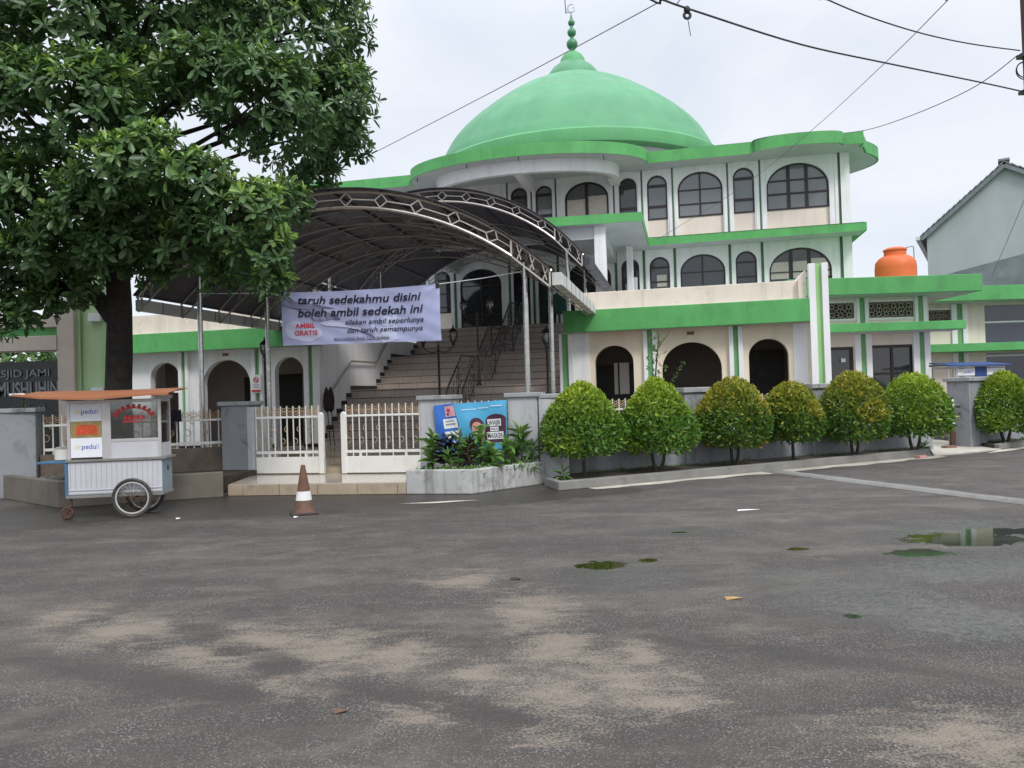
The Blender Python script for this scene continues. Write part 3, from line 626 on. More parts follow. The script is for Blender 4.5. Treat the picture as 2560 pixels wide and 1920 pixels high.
# --- main hall facade: one bay after another, mirrored about the axis
DM = 31.44
bays = [(-4.87,-2.48,-3.6,.905),(-2.48,-1.35,-1.91,.36),(-1.35,-.13,-.74,.40),(-.13,2.0,.94,.87),(2.0,3.22,2.61,.40),(3.22,6.12,4.61,1.15)]
bays = bays + [(mir(b), mir(a), mir(c), h) for a, b, c, h in bays]
bays += [(mir(-4.87), AX, -6.43, .36), (AX, -4.87, -5.37, .36)]
up_ = MB(); lo_ = MB(); sills = []
for s0, s1, sc, hw in bays:
    rise = {True: hw, False: .70}[hw < .5]
    if hw > 1: rise = .92
    zs = 10.24 - rise; arch_wall(up_, s0, s1, 7.5, 10.6, DM, sc, hw, 7.5, zs, rise, .16)
    zs2 = 6.94 - rise; arch_wall(lo_, s0, s1, 3.5, 7.4, DM, sc, hw, 4.31, zs2, rise, .16)
    mid = -9.3 < s0 and s1 < -1.3
    zbu = 8.46; sills.append((sc-hw-.02, sc+hw+.02, DM+.13, DM+.3, 7.5, zbu))
    big = hw > .5
    tr = [(zs, .05), (zbu+(zs-zbu)*.48, .05)] if big else [(zs-.02, .11), (zbu+(zs-zbu)*.38, .10)]
    mu = [(-.28,.125),(.30,.125)] if hw > 1 else ([(0,.065)] if big else [])
    if hw > 1: tr = [(zs+.28,.06),(zbu+.62,.07)]
    if mid and big: mu = [(0,.13)]; tr = []
    cur = [(-.9,-.06,zbu,9.55),(.06,.9,zbu,9.65)] if (mid and big) else None
    window(mos, DM+.10, sc, hw, zbu, zs, rise, mu, tr, .062 if not (mid and big) else .075, 'pane' if not (mid and not big and sc > -4) else 'pane_dark', cur)
    zbl = 5.15 if sc > -2.2 or sc < -9.6 else 4.33
    if zbl > 5: sills.append((sc-hw-.02, sc+hw+.02, DM+.13, DM+.3, 4.31, zbl))
    tr = [(zs2, .04), (zbl+(zs2-zbl)*.35, .05)] if big else [(zs2-.02, .07), (zs2-.6, .055), (zbl+.25,.05)]
    cur = [(-.94,-.36,zbl+.62,6.42),(-.24,.24,zbl+.62,6.42),(.36,.94,zbl+.66,6.50)] if hw > 1 else ([(-.3,.66,5.75,6.22)] if -1.2 < sc < -.5 else ([(-.62,-.05,5.4,6.0)] if -2.1 < sc < -1.7 else None))
    window(mos, DM+.10, sc, hw, zbl, zs2, rise, mu if not (mid and big) else [(-.86,.1),(.0,.06),(.86,.1)], tr if not (mid and big) else [(zs2,.05)], .062, 'pane_dark', cur)
up_.build('upper_wall', MT['white'], mos); lo_.build('main_wall', MT['white'], mos); boxes('window_sill_panel', MT['cream'], mos, sills)
edges = sorted(set(round(e, 3) for b in bays for e in b[:2]))
boxes('green_stripe', MT['stripe_dark'], mos, [(e-.03, e+.03, DM-.012, DM+.02, 7.6, 10.47) for e in edges] + [(e-.05, e+.05, DM-.02, DM+.02, 4.31, 7.24) for e in edges])
boxes('pilaster_strip', MT['white'], mos, [(e-.155, e-.055, DM-.035, DM+.02, 7.6, 10.45) for e in edges] + [(e+.055, e+.155, DM-.035, DM+.02, 7.6, 10.45) for e in edges], .005)
boxes('corner_pilaster', MT['white'], mos, [(6.17, 6.5, DM-.06, DM+.3, 3.5, 10.46),(mir(6.5), mir(6.17), DM-.06, DM+.3, 3.5, 10.46)])
boxes('side_wall', MT['white'], mos, [(6.3, 6.48, DM+.3, 56, 0, 10.46),(mir(6.48), mir(6.3), DM+.3, 56, 0, 10.46),(mir(6.3), 6.3, 55.8, 56, 0, 10.46),(3.05,6.3,DM+.01,DM+.2,0,3.5),(3.07,3.2,19.8,DM,0,3.44)])
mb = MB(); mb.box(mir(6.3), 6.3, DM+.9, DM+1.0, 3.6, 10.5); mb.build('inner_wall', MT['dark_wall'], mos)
# --- middle eave (second band) and the porch slab over the entrance
def edge_slab(name, pts, z0, z1, fascia='green', ins=.12):
    """slab with painted edge; pale underside is its own part set 3 mm below"""
    mb = MB(); mb.prism(pts, z0, z1); o = mb.build(name, MT[fascia], mos)
    n = len(pts); cx = sum(p[0] for p in pts)/n; cy = sum(p[1] for p in pts)/n
    mb = MB(); mb.poly([(p[0]+(cx-p[0])*.006, p[1]+(cy-p[1])*.006, z0-.003) for p in pts]); mb.build('soffit', MT['soffit'], o)
    mb = MB(); mb.poly([(p[0]+(cx-p[0])*.006, p[1]+(cy-p[1])*.006, z1+.004) for p in pts]); mb.build('bounce_cover', MT['kerb'], o)  # added grey sheet, unseen from the street, cuts green bounce onto the walls
    return o
RX = 6.84
pts = [(mir(RX),DM+.0),(mir(RX),30.48),(mir(-1.12)-.01,30.48)]
bow = [(mir(-1.12)+(-1.12-mir(-1.12))*i/14, 25.95-.28*math.sin(PI*i/14)) for i in range(15)]
pts2 = pts + bow + [(-1.10,30.48),(RX,30.48),(RX,DM)]
edge_slab('porch_eave', pts2, 7.24, 7.55)
mb = MB(); mb.box(RX-.36,RX,DM,34,7.24,7.55); mb.build('side_eave', MT['green'], mos)
boxes('porch_column', MT['white'], mos, [(s-.19,s+.19,26.1,26.48,3.62,7.235) for s in (-2.58,)] + [(s-.12,s+.12,30.2,30.6,3.62,7.235) for s in (-1.85, mir(-1.85))], .01)
boxes('porch_beam', MT['soffit'], mos, [(mir(-2.76), -2.76, 26.15, 26.43, 6.8, 7.234),(-2.7,-2.45,26.49,31.4,6.8,7.234),(mir(-2.45),mir(-2.7),26.49,31.4,6.8,7.234)])
# --- roof with bulged eaves
def bulge(s0, s1, d, dep, n=12, step=.08):
    c = (s0+s1)/2; hw = (s1-s0)/2; o = [(s0, d), (s0, d-step)]
    o += [(c - hw*math.cos(PI*i/n), d-step-dep*math.sin(PI*i/n)) for i in range(1, n)]
    return o + [(s1, d-step), (s1, d)]
def ell(c, hw, d, dep, n=28): return [(c - hw*math.cos(PI*i/n), d - dep*math.sin(PI*i/n)) for i in range(n+1)]
DR = 30.48
front = [(mir(RX),DR)] + bulge(mir(6.12), mir(2.95), DR, .5) + ell(AX, 4.87, DR, 2.5) + bulge(2.95, 6.12, DR, .5) + [(RX,DR)]
right = [(RX,DR+.5),(RX+.12,DR+.5)] + [(RX+.12+1.0*math.sin(PI*i/12), DR+1.0+3.6*(i/12)) for i in range(1,12)] + [(RX,DR+4.6)]
left_ = [(2*AX-p[0], p[1]) for p in right][::-1]
edge_slab('roof_eave', front + right + [(RX,56.4),(mir(RX),56.4)] + left_, 10.47, 10.92)
mb = MB(); ob_ = ell(AX, 3.75, DR-.05, 1.95); ib_ = ell(AX, 3.5, DR-.05, 1.72)
for i in range(len(ob_)-1):
    a, b, c, d = ob_[i], ob_[i+1], ib_[i+1], ib_[i]
    mb.add([(*a,9.98),(*b,9.98),(*c,9.98),(*d,9.98),(*a,10.465),(*b,10.465),(*c,10.465),(*d,10.465)], [(0,1,2,3),(4,5,6,7),(0,1,5,4),(2,3,7,6),(1,2,6,5),(3,0,4,7)])
mb.box(AX-.17,AX+.17,28.7,DM,10.0,10.464); mb.box(AX-3.7,AX-3.3,DR-.1,DM,9.96,10.464); mb.box(AX+3.3,AX+3.7,DR-.1,DM,9.96,10.464)
mb.build('curved_beam', MT['white'], mos)
boxes('drain_spout', MT['black_iron'], mos, [(s-.015,s+.015,dd-.015,dd+.015,10.3,10.46) for s, dd in ((AX-4.3,29.5),(AX-1.9,28.35),(AX+.2,28.05),(AX+3.3,28.85))])
# --- dome
DC = (-5.6, 44.2, 0)
mb = MB(); mb.lathe([(7.9,10.9),(7.9,13.5)], DC, 64); mb.build('drum', MT['soffit'], mos, smooth=True)
_kr = [0,.8,1.6,2.6,3.7,4.8,5.8,6.6,7.2,7.7,8.05,8.12]; _kz = [20.05,19.9,19.612,19.211,18.638,17.875,17.115,16.376,15.708,14.751,13.626,13.4]
_r = np.linspace(0, 8.12, 140); _z = np.interp(_r, _kr, _kz); _zp = np.pad(_z, 9, mode='edge'); _zs = np.convolve(_zp, np.ones(19)/19, 'valid'); _w = np.clip((8.0-_r)/.6, 0, 1)
prof = [(float(r)*8.16/8.05, float(z)) for r, z in zip(_r, _zs*_w + _z*(1-_w))][::-1]
mb = MB(); mb.lathe(prof, DC, 72); dome = mb.build('dome', MT['dome'], mos, smooth=True)
mb = MB(); mb.lathe([(7.9,13.36),(8.42,13.42),(8.46,13.62),(8.42,14.02),(8.3,14.12),(7.9,14.14)], DC, 72); mb.build('dome_ring', MT['dome_ring'], dome, smooth=True)
cp = [(1.68,19.50),(1.66,19.66),(1.46,19.98),(1.22,20.30),(1.0,20.48),(.80,20.60),(.70,20.74)]
mb = MB(); mb.lathe(cp, DC, 32); mb.build('dome_cap', MT['dome_cap'], dome, smooth=True)
mb = MB(); mb.lathe([(.74,20.66),(.70,20.88),(.58,21.09),(.40,21.25),(.2,21.36),(.1,21.40)], DC, 32); mb.build('cap_knob', MT['dome_ring'], dome, smooth=True)
fp = [(.16,21.4),(.17,21.55)]
for zc, r in ((21.80,.33),(22.48,.26),(23.05,.20)):
    fp += [(r*math.sin(math.radians(a)), zc - r*math.cos(math.radians(a))) for a in range(25,160,15)] + [(.09, zc+r+.04)]
fp += [(.07,23.37),(.01,23.66)]
mb = MB(); mb.lathe(fp, DC, 20); mb.build('finial', MT['finial'], dome, smooth=True)
mb = MB(); out = []; cz = 23.90
oc = [(.26*math.cos(t), .26*math.sin(t)) for t in [math.radians(55+290*i/26) for i in range(27)]]
ic = [(.055+.2*math.cos(t), .02+.2*math.sin(t)) for t in [math.radians(48+290*i/26) for i in range(27)]]
for i in range(26):
    a, b, c, d = oc[i], oc[i+1], ic[i+1], ic[i]
    mb.slab([(DC[0]+q[0], DC[1], cz+q[1]) for q in (a,b,c,d)], (0,.04,0))
star = [(DC[0]+.13+(.07 if i%2==0 else .028)*math.cos(PI/2+PI*i/5), DC[1], cz+.03+(.07 if i%2==0 else .028)*math.sin(PI/2+PI*i/5)) for i in range(10)]
mb.slab(star, (0,.03,0)); mb.bar((DC[0],DC[1]+.02,23.6),(DC[0],DC[1]+.02,23.74),.03)
mb.bar((DC[0],DC[1]+.02,24.24),(DC[0],DC[1]+.02,24.9),.014); mb.build('crescent', MT['steel'], dome)
mb = MB(); mb.bar((DC[0]-.3,DC[1],23.62),(DC[0]-.36,DC[1],24.9),.045); mb.bar((DC[0]-.3,DC[1],23.72),(DC[0],DC[1],23.62),.02); mb.build('lightning_rod', MT['black_iron'], dome)
# downpipe and clutter at the right of the porch
mb = MB(); mb.box(-2.0,-1.62,30.9,31.3,5.0,6.1); mb.build('loudspeaker_box', MT['soffit'], mos)

# ------------------------------------------------------------------ arched canopies over the stairs
def arc_z(s, c, hw, z0, rise):                                        # circular arc through both ends and the crown
    Rr = (hw*hw + rise*rise)/(2*rise); return z0 + rise - Rr + math.sqrt(max(0, Rr*Rr - (s-c)**2))
def canopy(name, label, c, hw, z0, rise, d0, d1, narch, posts, gutter):
    root = mthing(name, label, 'canopy', c, d0, z0-3.3)
    N = 40; S = [c - hw + 2*hw*i/N for i in range(N+1)]
    mb = MB(); top = [(s, arc_z(s, c, hw, z0, rise)+.05) for s in S]
    vs = []
    for dd in (d0-.12, d1):
        for s, z in top: vs.append((s, dd, z))
        for s, z in top: vs.append((s, dd, z-.012))
    m_ = N+1; fs = []
    for i in range(N):
        fs += [(i, i+1, 2*m_+i+1, 2*m_+i), (m_+i, 3*m_+i, 3*m_+i+1, m_+i+1), (i, m_+i, m_+i+1, i+1), (2*m_+i, 2*m_+i+1, 3*m_+i+1, 3*m_+i)]
    mb.add(vs, fs); mb.build('roof_sheet', MT['awning'], root, smooth=True)
    hi = hw - .72; off = .33
    zin = lambda s: arc_z(s, c, hw, z0, rise) - off + .02
    for k in range(narch):
        d = d0 + (d1-.15-d0)*k/(narch-1); t = MB()
        main = .030 if k == 0 else .019
        t.tube([(s, d, arc_z(s, c, hw, z0, rise)) for s in S], main, 6)
        si = [c - hi + 2*hi*i/28 for i in range(29)]
        t.tube([(s, d, zin(s)) for s in si], main, 6)
        for q in (-1, 1):
            s = c + q*hi; t.bar((s,d,zin(s)), (s,d,arc_z(s,c,hw,z0,rise)), .035)
            e = c + q*(hw-.03); ze = z0 - .28
            t.bar((s,d,zin(s)), (e,d,ze), .03); t.bar((e,d,ze),(e,d,z0),.03)
            for i in range(3 if k == 0 else 1):
                a = s + (e-s)*(i+.4)/3; z_a = arc_z(a,c,hw,z0,rise); z_b = zin(s)+(ze-zin(s))*(i+.4)/3
                t.bar((a,d,z_a),(a+(e-s)*.12,d,z_b),.018); t.bar((a+(e-s)*.16,d,arc_z(a+(e-s)*.16,c,hw,z0,rise)),(a,d,z_b),.018)
        nd = 10; prev = (c-hi, zin(c-hi)+off/2)
        for i in range(nd):
            s = c - hi + 2*hi*(i+.5)/nd; z = arc_z(s,c,hw,z0,rise) - off/2 + .01; g = (arc_z(s+.05,c,hw,z0,rise)-arc_z(s-.05,c,hw,z0,rise))/.1
            ux, uz = 1/math.hypot(1,g), g/math.hypot(1,g); r = .125; pt = []
            for a, b in ((-r,0),(0,r),(r,0),(0,-r)): pt.append((s+ux*a-uz*b, d, z+uz*a+ux*b))
            for j in range(4): t.bar(pt[j], pt[(j+1)%4], .022, .026, (0,1,0))
            t.bar((prev[0],d,prev[1]), pt[0], .020, .022, (0,1,0)); prev = (pt[2][0], pt[2][2])
        t.bar((prev[0],d,prev[1]), (c+hi,d,zin(c+hi)+off/2), .014, .02, (0,1,0))
        t.build('arch_truss', MT['steel_warm'] if k == 0 else MT['steel_shaded'], root)
    for i in range(9):
        s = c - hw + .03 + (2*hw-.06)*i/8; z = arc_z(s, c, hw, z0, rise) + .015
        p = MB(); p.bar((s,d0-.1,z),(s,d1,z),.04,.03); p.build('purlin', MT['awning_top'], root)
    for s, d, zb in posts:
        p = MB(); p.tube([(s,d,zb),(s,d,zin(s)+.05)], .052, 12); p.build('post', MT['steel'], root, smooth=True)
    for q, m_ in gutter:
        s = c + q*(hw+.07); g = MB(); g.box(s-.09, s+.09, d0+.15, d1, z0-.24, z0-.01)
        go = g.build('gutter', MT[m_], root, bevel=.008)
        j = MB()
        for i in range(1, 9):
            d = d0+.15+(d1-d0-.15)*i/9; j.box(s-.094, s+.094, d-.01, d+.01, z0-.243, z0-.007)
        j.build('gutter_bracket', MT['rust'], go)
    return root
c1 = canopy('arched_canopy', 'lower dark arched canopy on steel posts in front of the stairs', -6.48, 4.26, 3.78, 1.78, 13.55, 19.3, 5,
       [(-9.62,14.0,.3),(-9.55,16.5,.3),(-2.80,14.0,.3),(-2.74,16.5,.3)], [(1,'gutter'),(-1,'soffit')])
c2 = canopy('arched_canopy', 'higher dark arched canopy over the upper flight of stairs', -6.5, 4.1, 5.14, 2.03, 19.8, 28.6, 3,
       [(-9.7,20.2,3.4),(-9.7,24,3.4),(-2.87,20.2,3.6),(-2.87,24,3.6)], [(1,'awning_top'),(-1,'awning_top')])

# ------------------------------------------------------------------ stair railing in the middle of the steps
rl = mthing('stair_railing', 'twin steel handrail with scroll ornaments running up the middle of the stairs', 'railing', -6.0, 19.2, .3)
for s in (-6.22, -5.78):
    mb = MB(); pts = []; orn = mb
    path = [(nose(-5)[0]-.1, nose(-6)[1]+.95)]
    for k in range(-4, 1): path.append((nose(k)[0], nose(k)[1]+.9))
    path += [(nose(1)[0]-.2, nose(0)[1]+.92)]
    for k in range(1, 6): path.append((nose(k)[0], nose(k)[1]+.9))
    path += [(nose(6)[0]-.2, nose(5)[1]+.92)]
    for k in range(6, 12): path.append((nose(k)[0], nose(k)[1]+.9))
    for off in (0, -.72): mb.tube([(s, d, z+off) for d, z in path], .030 if off == 0 else .016, 6)
    dmax = path[-1][0]; d = path[0][0]; zi = lambda q: float(np.interp(q, [p[0] for p in path], [p[1] for p in path]))
    i = 0
    while d < dmax:
        z = zi(d); big = i % 8 == 0
        mb.bar((s,d,z-.95 if big else z-.72),(s,d,z),.034 if big else .010)
        if i % 2 == 1:
            for dz in (-.22,-.42,-.58):
                orn.blob((s+.006, d+.04*math.sin(i*2.1+dz*9), z+dz), (.012,.03,.055), 6, 4, 0)
        if i % 6 == 2: orn.ring((s, d+.06, z-.36), .10, .007, 'x', 14, 5)
        d += .17; i += 1
    mb.blob((s,path[0][0],path[0][1]+.07),(.05,.05,.05),10,6,0); mb.tube([(s,path[0][0],.3),(s,path[0][0],path[0][1]+.05)],.035,8)
    h = mb.build('handrail', MT['rail_steel'], rl, smooth=True)

# ------------------------------------------------------------------ black lamp posts
def lantern(root, x, y, z, sc=1.0):
    ir = MB(); k = sc
    ir.lathe([(.015*k,-.10*k),(.05*k,-.06*k),(.045*k,0),(.075*k,.02*k),(.075*k,.035*k)], (x,y,z), 10)
    ir.lathe([(.125*k,.255*k),(.128*k,.27*k),(.09*k,.32*k),(.055*k,.345*k),(.03*k,.36*k),(.022*k,.39*k),(.012*k,.43*k),(.002*k,.48*k)], (x,y,z), 10)
    for i in range(6):
        a = 2*PI*i/6; pr = [(.07,.03),(.108,.1),(.116,.17),(.105,.26)]
        ir.tube([(x+r*k*math.cos(a), y+r*k*math.sin(a), z+q*k) for r, q in pr], .008*k, 5)
    o = ir.build('lantern', MT['black_iron'], root, smooth=True)
    g = MB(); g.lathe([(.062*k,.035*k),(.098*k,.1*k),(.106*k,.17*k),(.098*k,.25*k)], (x,y,z), 12); g.build('lantern_glass', MT['lamp_glass'], o, smooth=True)
    b = MB(); b.lathe([(.02*k,.04*k),(.03*k,.1*k),(.028*k,.16*k),(.01*k,.19*k)], (x,y,z), 8); b.build('bulb', MT['poster_white'], o, smooth=True)
def lamp(label, s, d, z0, ztop, arms):
    root = mthing('lamp_post', label, 'lamp post', s, d, z0, 'black lantern posts round the stairs')
    zl = ztop - .5; mb = MB(); pole_top = zl-.1 if arms == 1 else zl-.22
    mb.lathe([(.10,0),(.10,.05),(.06,.09),(.055,.35),(.04,.42),(.034,.9),(.045,.93),(.034,.97),(.03,pole_top-z0-.1),(.045,pole_top-z0-.06),(.02,pole_top-z0)], (s,d,z0), 10)
    p = mb.build('pole', MT['black_iron'], root, smooth=True)
    if arms == 1: lantern(root, s, d, zl, 1.0)
    else:
        a = MB()
        for q in (-1, 1):
            pt = [(s+q*.30*(1-math.cos(t))/1, d, pole_top - .02 - .13*math.sin(t*1.0)+ .18*(t/(PI*.62))**3) for t in [PI*.62*i/10 for i in range(11)]]
            a.tube(pt, .013, 6); lantern(root, pt[-1][0], d, pt[-1][2]+.1, 1.0)
        a.lathe([(.035,0),(.03,.05),(.012,.12),(.002,.2)], (s,d,pole_top), 8)
        a.build('scroll_arm', MT['black_iron'], p, smooth=True)
lamp('single lantern black lamp post left of the stairs, behind the left gate leaf', -9.93, 17.0, .3, 3.23, 1)
lamp('black twin lantern post at the foot of the stairs, half behind the banner', -6.12, 18.95, .3, 3.56, 2)
lamp('black twin lantern post on the lower stair landing between the handrails', -5.98, 22.4, nose(0)[1], 4.72, 2)
lamp('single lantern black lamp post right of the stairs beside a steel canopy post', -2.94, 17.0, .12, 3.19, 1)

# ------------------------------------------------------------------ entrance furniture and brooms
bx = mthing('donation_box', 'dark green box on thin legs beside the entrance at the top of the stairs', 'box', -4.75, 30.4, 4.31)
mb = MB(); mb.box(-5.1,-4.42,30.2,30.6,4.75,5.75); mb.build('box_body', MT['box_green'], bx, bevel=.01)
for s in (-5.06,-4.46): 
    mb = MB(); mb.box(s-.02,s+.02,30.38,30.42,4.31,4.75); mb.build('leg', MT['black_iron'], bx)
mb = MB(); mb.box(-4.92,-4.80,30.19,30.2,5.52,5.64); mb.build('paper_label', MT['paper'], bx)
for i, (s, lab) in enumerate(((-9.52,'dark broom leaning on the wall at the foot of the stairs, nearer the gate'),(-9.40,'dark broom leaning on the wall at the foot of the stairs, nearer the steps'))):
    b = mthing('broom', lab, 'broom', s, 19.25, .32, 'brooms under the stair handrail')
    mb = MB(); mb.tube([(s+.22,19.15,.34),(s+.02,19.42,1.35)], .013, 6); mb.build('stick', MT['twig'], b)
    mb = MB(); mb.lathe([(.02,0),(.085,.08),(.11,.3),(.09,.5),(.05,.62),(.015,.7)], (s,19.44,1.25), 8); mb.build('bristles', MT['broom'], b, smooth=True)
ns = mthing('notice_sign', 'small white no smoking sign with a red bar on the pilaster left of the stairs', 'sign', -11.7, DW-.14, 1.95)
mb = MB(); mb.box(-11.87,-11.55,DW-.135,DW-.115,1.86,2.36); mb.build('sign_plate', MT['poster_white'], ns)
mb = MB(); mb.ring((-11.71,DW-.137,2.22), .075, .012, 'y', 20, 5); mb.bar((-11.76,DW-.14,2.27),(-11.66,DW-.14,2.17),.02); mb.bar((-11.77,DW-.14,2.215),(-11.65,DW-.14,2.225),.014); mb.build('prohibition_symbol', MT['flag_red'], ns)
boxes('printed_line', MT['cap'], ns, [(-11.8,-11.62,DW-.138,DW-.134,2.08-.04*i,2.095-.04*i) for i in range(3)])
mb = MB(); mb.box(-11.85,-11.57,DW-.139,DW-.134,1.88,1.94); mb.build('red_bar', MT['flag_red'], ns)

# ------------------------------------------------------------------ fences and gate
def V2(p): return Vector((p[0], p[1], 0))
def railing(parent, p0, p1, zb, zt, cell=.13, frieze=.2, mat='rail_white', fmat='rail_rust', stub=False):
    p0, p1 = V2(p0), V2(p1); L = (p1-p0).length; t = (p1-p0)/L; Z = lambda p, z: (p.x, p.y, z)
    n = max(2, round(L/cell)); w = L/n; zr = zt - frieze
    mb = MB(); mb.bar(Z(p0,zr), Z(p1,zr), .035, .04); mb.bar(Z(p0,zb+.06), Z(p1,zb+.06), .03, .05)
    for i in range(n+1):
        p = p0 + t*(w*i); lo = zb - .04 if (not stub or i % 2) else zb+.1
        mb.bar(Z(p,lo), Z(p,zt), .018, .018)
    o = mb.build('railing', MT[mat], parent)
    fr = MB()
    def arc(c, r, a0, a1, m=7): fr.tube([(c[0].x+t.x*r*math.cos(a0+(a1-a0)*i/m), c[0].y+t.y*r*math.cos(a0+(a1-a0)*i/m), c[1]+r*math.sin(a0+(a1-a0)*i/m)) for i in range(m+1)], .0075, 4, False)
    for i in range(n):
        a = p0 + t*(w*i); m_ = a + t*(w*.5); zc = zr + frieze*.5
        fr.bar(Z(a,zr+frieze*.28), Z(a+t*w,zt-frieze*.28), .011); fr.bar(Z(a,zt-frieze*.28), Z(a+t*w,zr+frieze*.28), .011)
        arc((m_, zt-frieze*.10), w*.26, PI+.2, 2*PI-.2); arc((m_, zr+frieze*.12), w*.26, .2, PI-.2); arc((a+t*(w*.12), zc), w*.22, -PI*.5, PI*.5); arc((a+t*(w*.88), zc), w*.22, PI*.5, PI*1.5)
        if i % 2 == 0: arc((a+t*(w*.2), zb+.27), w*.42, -PI*.6, PI*.6); arc((a+t*(w*.98), zb+.5), w*.42, PI*.4, PI*1.6)
    fr.build('scroll_frieze', MT[fmat], o)
    return o
def pillar(parent, pts, z0, z1, m='wall_grey', capw=.05, caph=.08):
    mb = MB(); mb.prism(pts, z0, z1-caph); o = mb.build('pillar', MT[m], parent, bevel=.015)
    cx = sum(p[0] for p in pts)/len(pts); cy = sum(p[1] for p in pts)/len(pts)
    mb = MB(); mb.prism([(p[0]+math.copysign(capw,p[0]-cx), p[1]+math.copysign(capw,p[1]-cy)) for p in pts], z1-caph, z1); mb.build('pillar_cap', MT['cap'], o, bevel=.012)
    return o
def rect(x0,x1,y0,y1): return [(x0,y0),(x1,y0),(x1,y1),(x0,y1)]
# two gate leaves
for lab, a, b, px in (('left white steel gate leaf behind the traffic cone, its panel streaked',-8.06,-6.64,-6.69),('right white steel gate leaf, rustier frieze, beside the blue poster pillar',-6.28,-4.72,-6.23)):
    g = mthing('gate_leaf', lab, 'gate', (a+b)/2, 13.4, .2, 'steel gate leaves')
    mb = MB(); mb.box(a,b,13.385,13.415,.22,.53); mb.build('sheet_panel', MT['gate_panel'], g, bevel=.006)
    mb = MB(); mb.box(px-.05,px+.05,13.36,13.44,.21,1.33); mb.blob((px,13.4,1.33),(.055,.045,.04),10,6,0); mb.build('gate_post', MT['gate_panel'], g, bevel=.008)
    q0, q1 = (a+.01, px-.05) if px > -6.5-.3 and px < -6.5 and a < -7 else (px+.05, b-.01)
    railing(g, (q0,13.4), (q1,13.4), .56, 1.50, .13, .21, 'gate_panel', 'rail_rust', True)
    mb = MB()
    for x in (q0+.25, q1-.3): mb.box(x,x+.05,13.39,13.41,.52,.6)
    for i, x in enumerate((q0+.25, q1-.3)):
        s_ = MB(); s_.box(x,x+.05,13.39,13.41,.52,.6); s_.build('stub', MT['gate_panel'], g)
# wall between the gate and the street corner: pillar, poster fence, corner pillars
fb = mthing('boundary_wall', 'pale grey pillars and low railing behind the blue posters, right of the gate', 'wall', -3.6, 13.5, 0)
pillar(fb, rect(-4.71,-4.12,13.36,13.95), 0, 1.62, 'wall_white_grey')
pillar(fb, rect(-3.06,-2.52,13.36,13.9), 0, 1.62, 'wall_white_grey')
pillar(fb, [(-2.50,13.38),(-2.02,13.66),(-2.2,14.1),(-2.50,14.1)], 0, 1.585, 'wall_white_grey', .03)
mb = MB(); mb.box(-4.1,-3.07,13.5,13.65,0,.52); mb.build('low_wall', MT['wall_grey'], fb)
railing(fb, (-4.1,13.57), (-3.07,13.57), .55, 1.50, .125, .2)
# left fence
fl = mthing('boundary_wall', 'grey stained pillars with white railing on a brown low wall behind the food cart', 'wall', -9.0, 13.0, 0)
pillar(fl, rect(-8.78,-8.22,13.36,13.9), 0, 1.62, 'wall_grey')
mb = MB(); mb.box(-8.215,-8.08,13.34,13.9,0,1.5); mb.build('gate_jamb', MT['wall_white_grey'], fl, bevel=.01)
pa = [(-12.02,11.45),(-11.52,11.78),(-11.8,12.2),(-12.3,11.87)]
pillar(fl, pa, 0, 1.62, 'wall_grey')
mb = MB(); mb.prism([(-11.6,11.95),(-8.79,13.5),(-8.79,13.66),(-11.69,12.08)], 0, .74); mb.build('low_wall', MT['wall_brown'], fl)
railing(fl, (-11.58,12.02), (-8.79,13.57), .77, 1.48, .155, .2)
fl2 = mthing('boundary_wall', 'grey wall end at the far left edge, left of the food cart', 'wall', -13.5, 11.2, 0)
mb = MB(); mb.prism([(-16,9.4),(-12.32,11.6),(-12.4,11.75),(-16.1,9.55)], 0, .8); mb.build('low_wall', MT['wall_grey'], fl2)
railing(fl2, (-16,9.48), (-12.4,11.68), .82, 1.48, .155, .2)
# right-hand fence along the street
FR0 = Vector((.97,14.12,0)); FR1 = Vector((9.57,17.7,0)); fa = math.atan2(FR1.y-FR0.y, FR1.x-FR0.x); FL = (FR1-FR0).length
fr_ = thing('boundary_wall', 'long grey low wall with white railing behind the row of clipped shrubs', 'wall', FR0, fa)
mb = MB(); mb.box(0,FL,-.09,.09,0,.53); mb.build('low_wall', MT['wall_grey'], fr_, bevel=.012)
pf_ = [FL*.30, FL*.645]
for x in pf_: pillar(fr_, rect(x-.28,x+.28,-.16,.32), 0, 1.62, 'wall_grey', .05, .1)
xs = [0.02] + [v for x in pf_ for v in (x-.28, x+.28)] + [FL-.05]
for i in range(0, 6, 2): railing(fr_, (xs[i],0), (xs[i+1],0), .56, 1.45, .135, .2)
# gate post of the driveway and the fence beyond it
fe = thing('boundary_wall', 'blue grey gate pillar and low wall right of the driveway', 'wall', (10.85,18.35,0), math.radians(24))
pillar(fe, rect(-.30,.30,-.28,.3), 0, 1.66, 'wall_grey', .06, .09)
mb = MB(); mb.box(.31,6.5,-.08,.1,0,.6); mb.build('low_wall', MT['wall_grey'], fe)
railing(fe, (.31,0), (6.5,0), .62, 1.42, .14, .2)
gp = thing('gate_post', 'short rusty white gate post beside the driveway pillar', 'post', (10.36,18.15,.03))
mb = MB(); mb.box(-.045,.045,-.04,.04,0,1.12); mb.build('post', MT['rail_white'], gp, bevel=.01)
mb = MB(); mb.box(-.05,.05,-.045,.045,0,.42); mb.build('rusty_base', MT['rust'], gp)
boxes('hinge', MT['black_iron'], gp, [(-.13,.2,-.03,.03,.92,.97),(-.08,.2,-.03,.03,.76,.80)], .008)

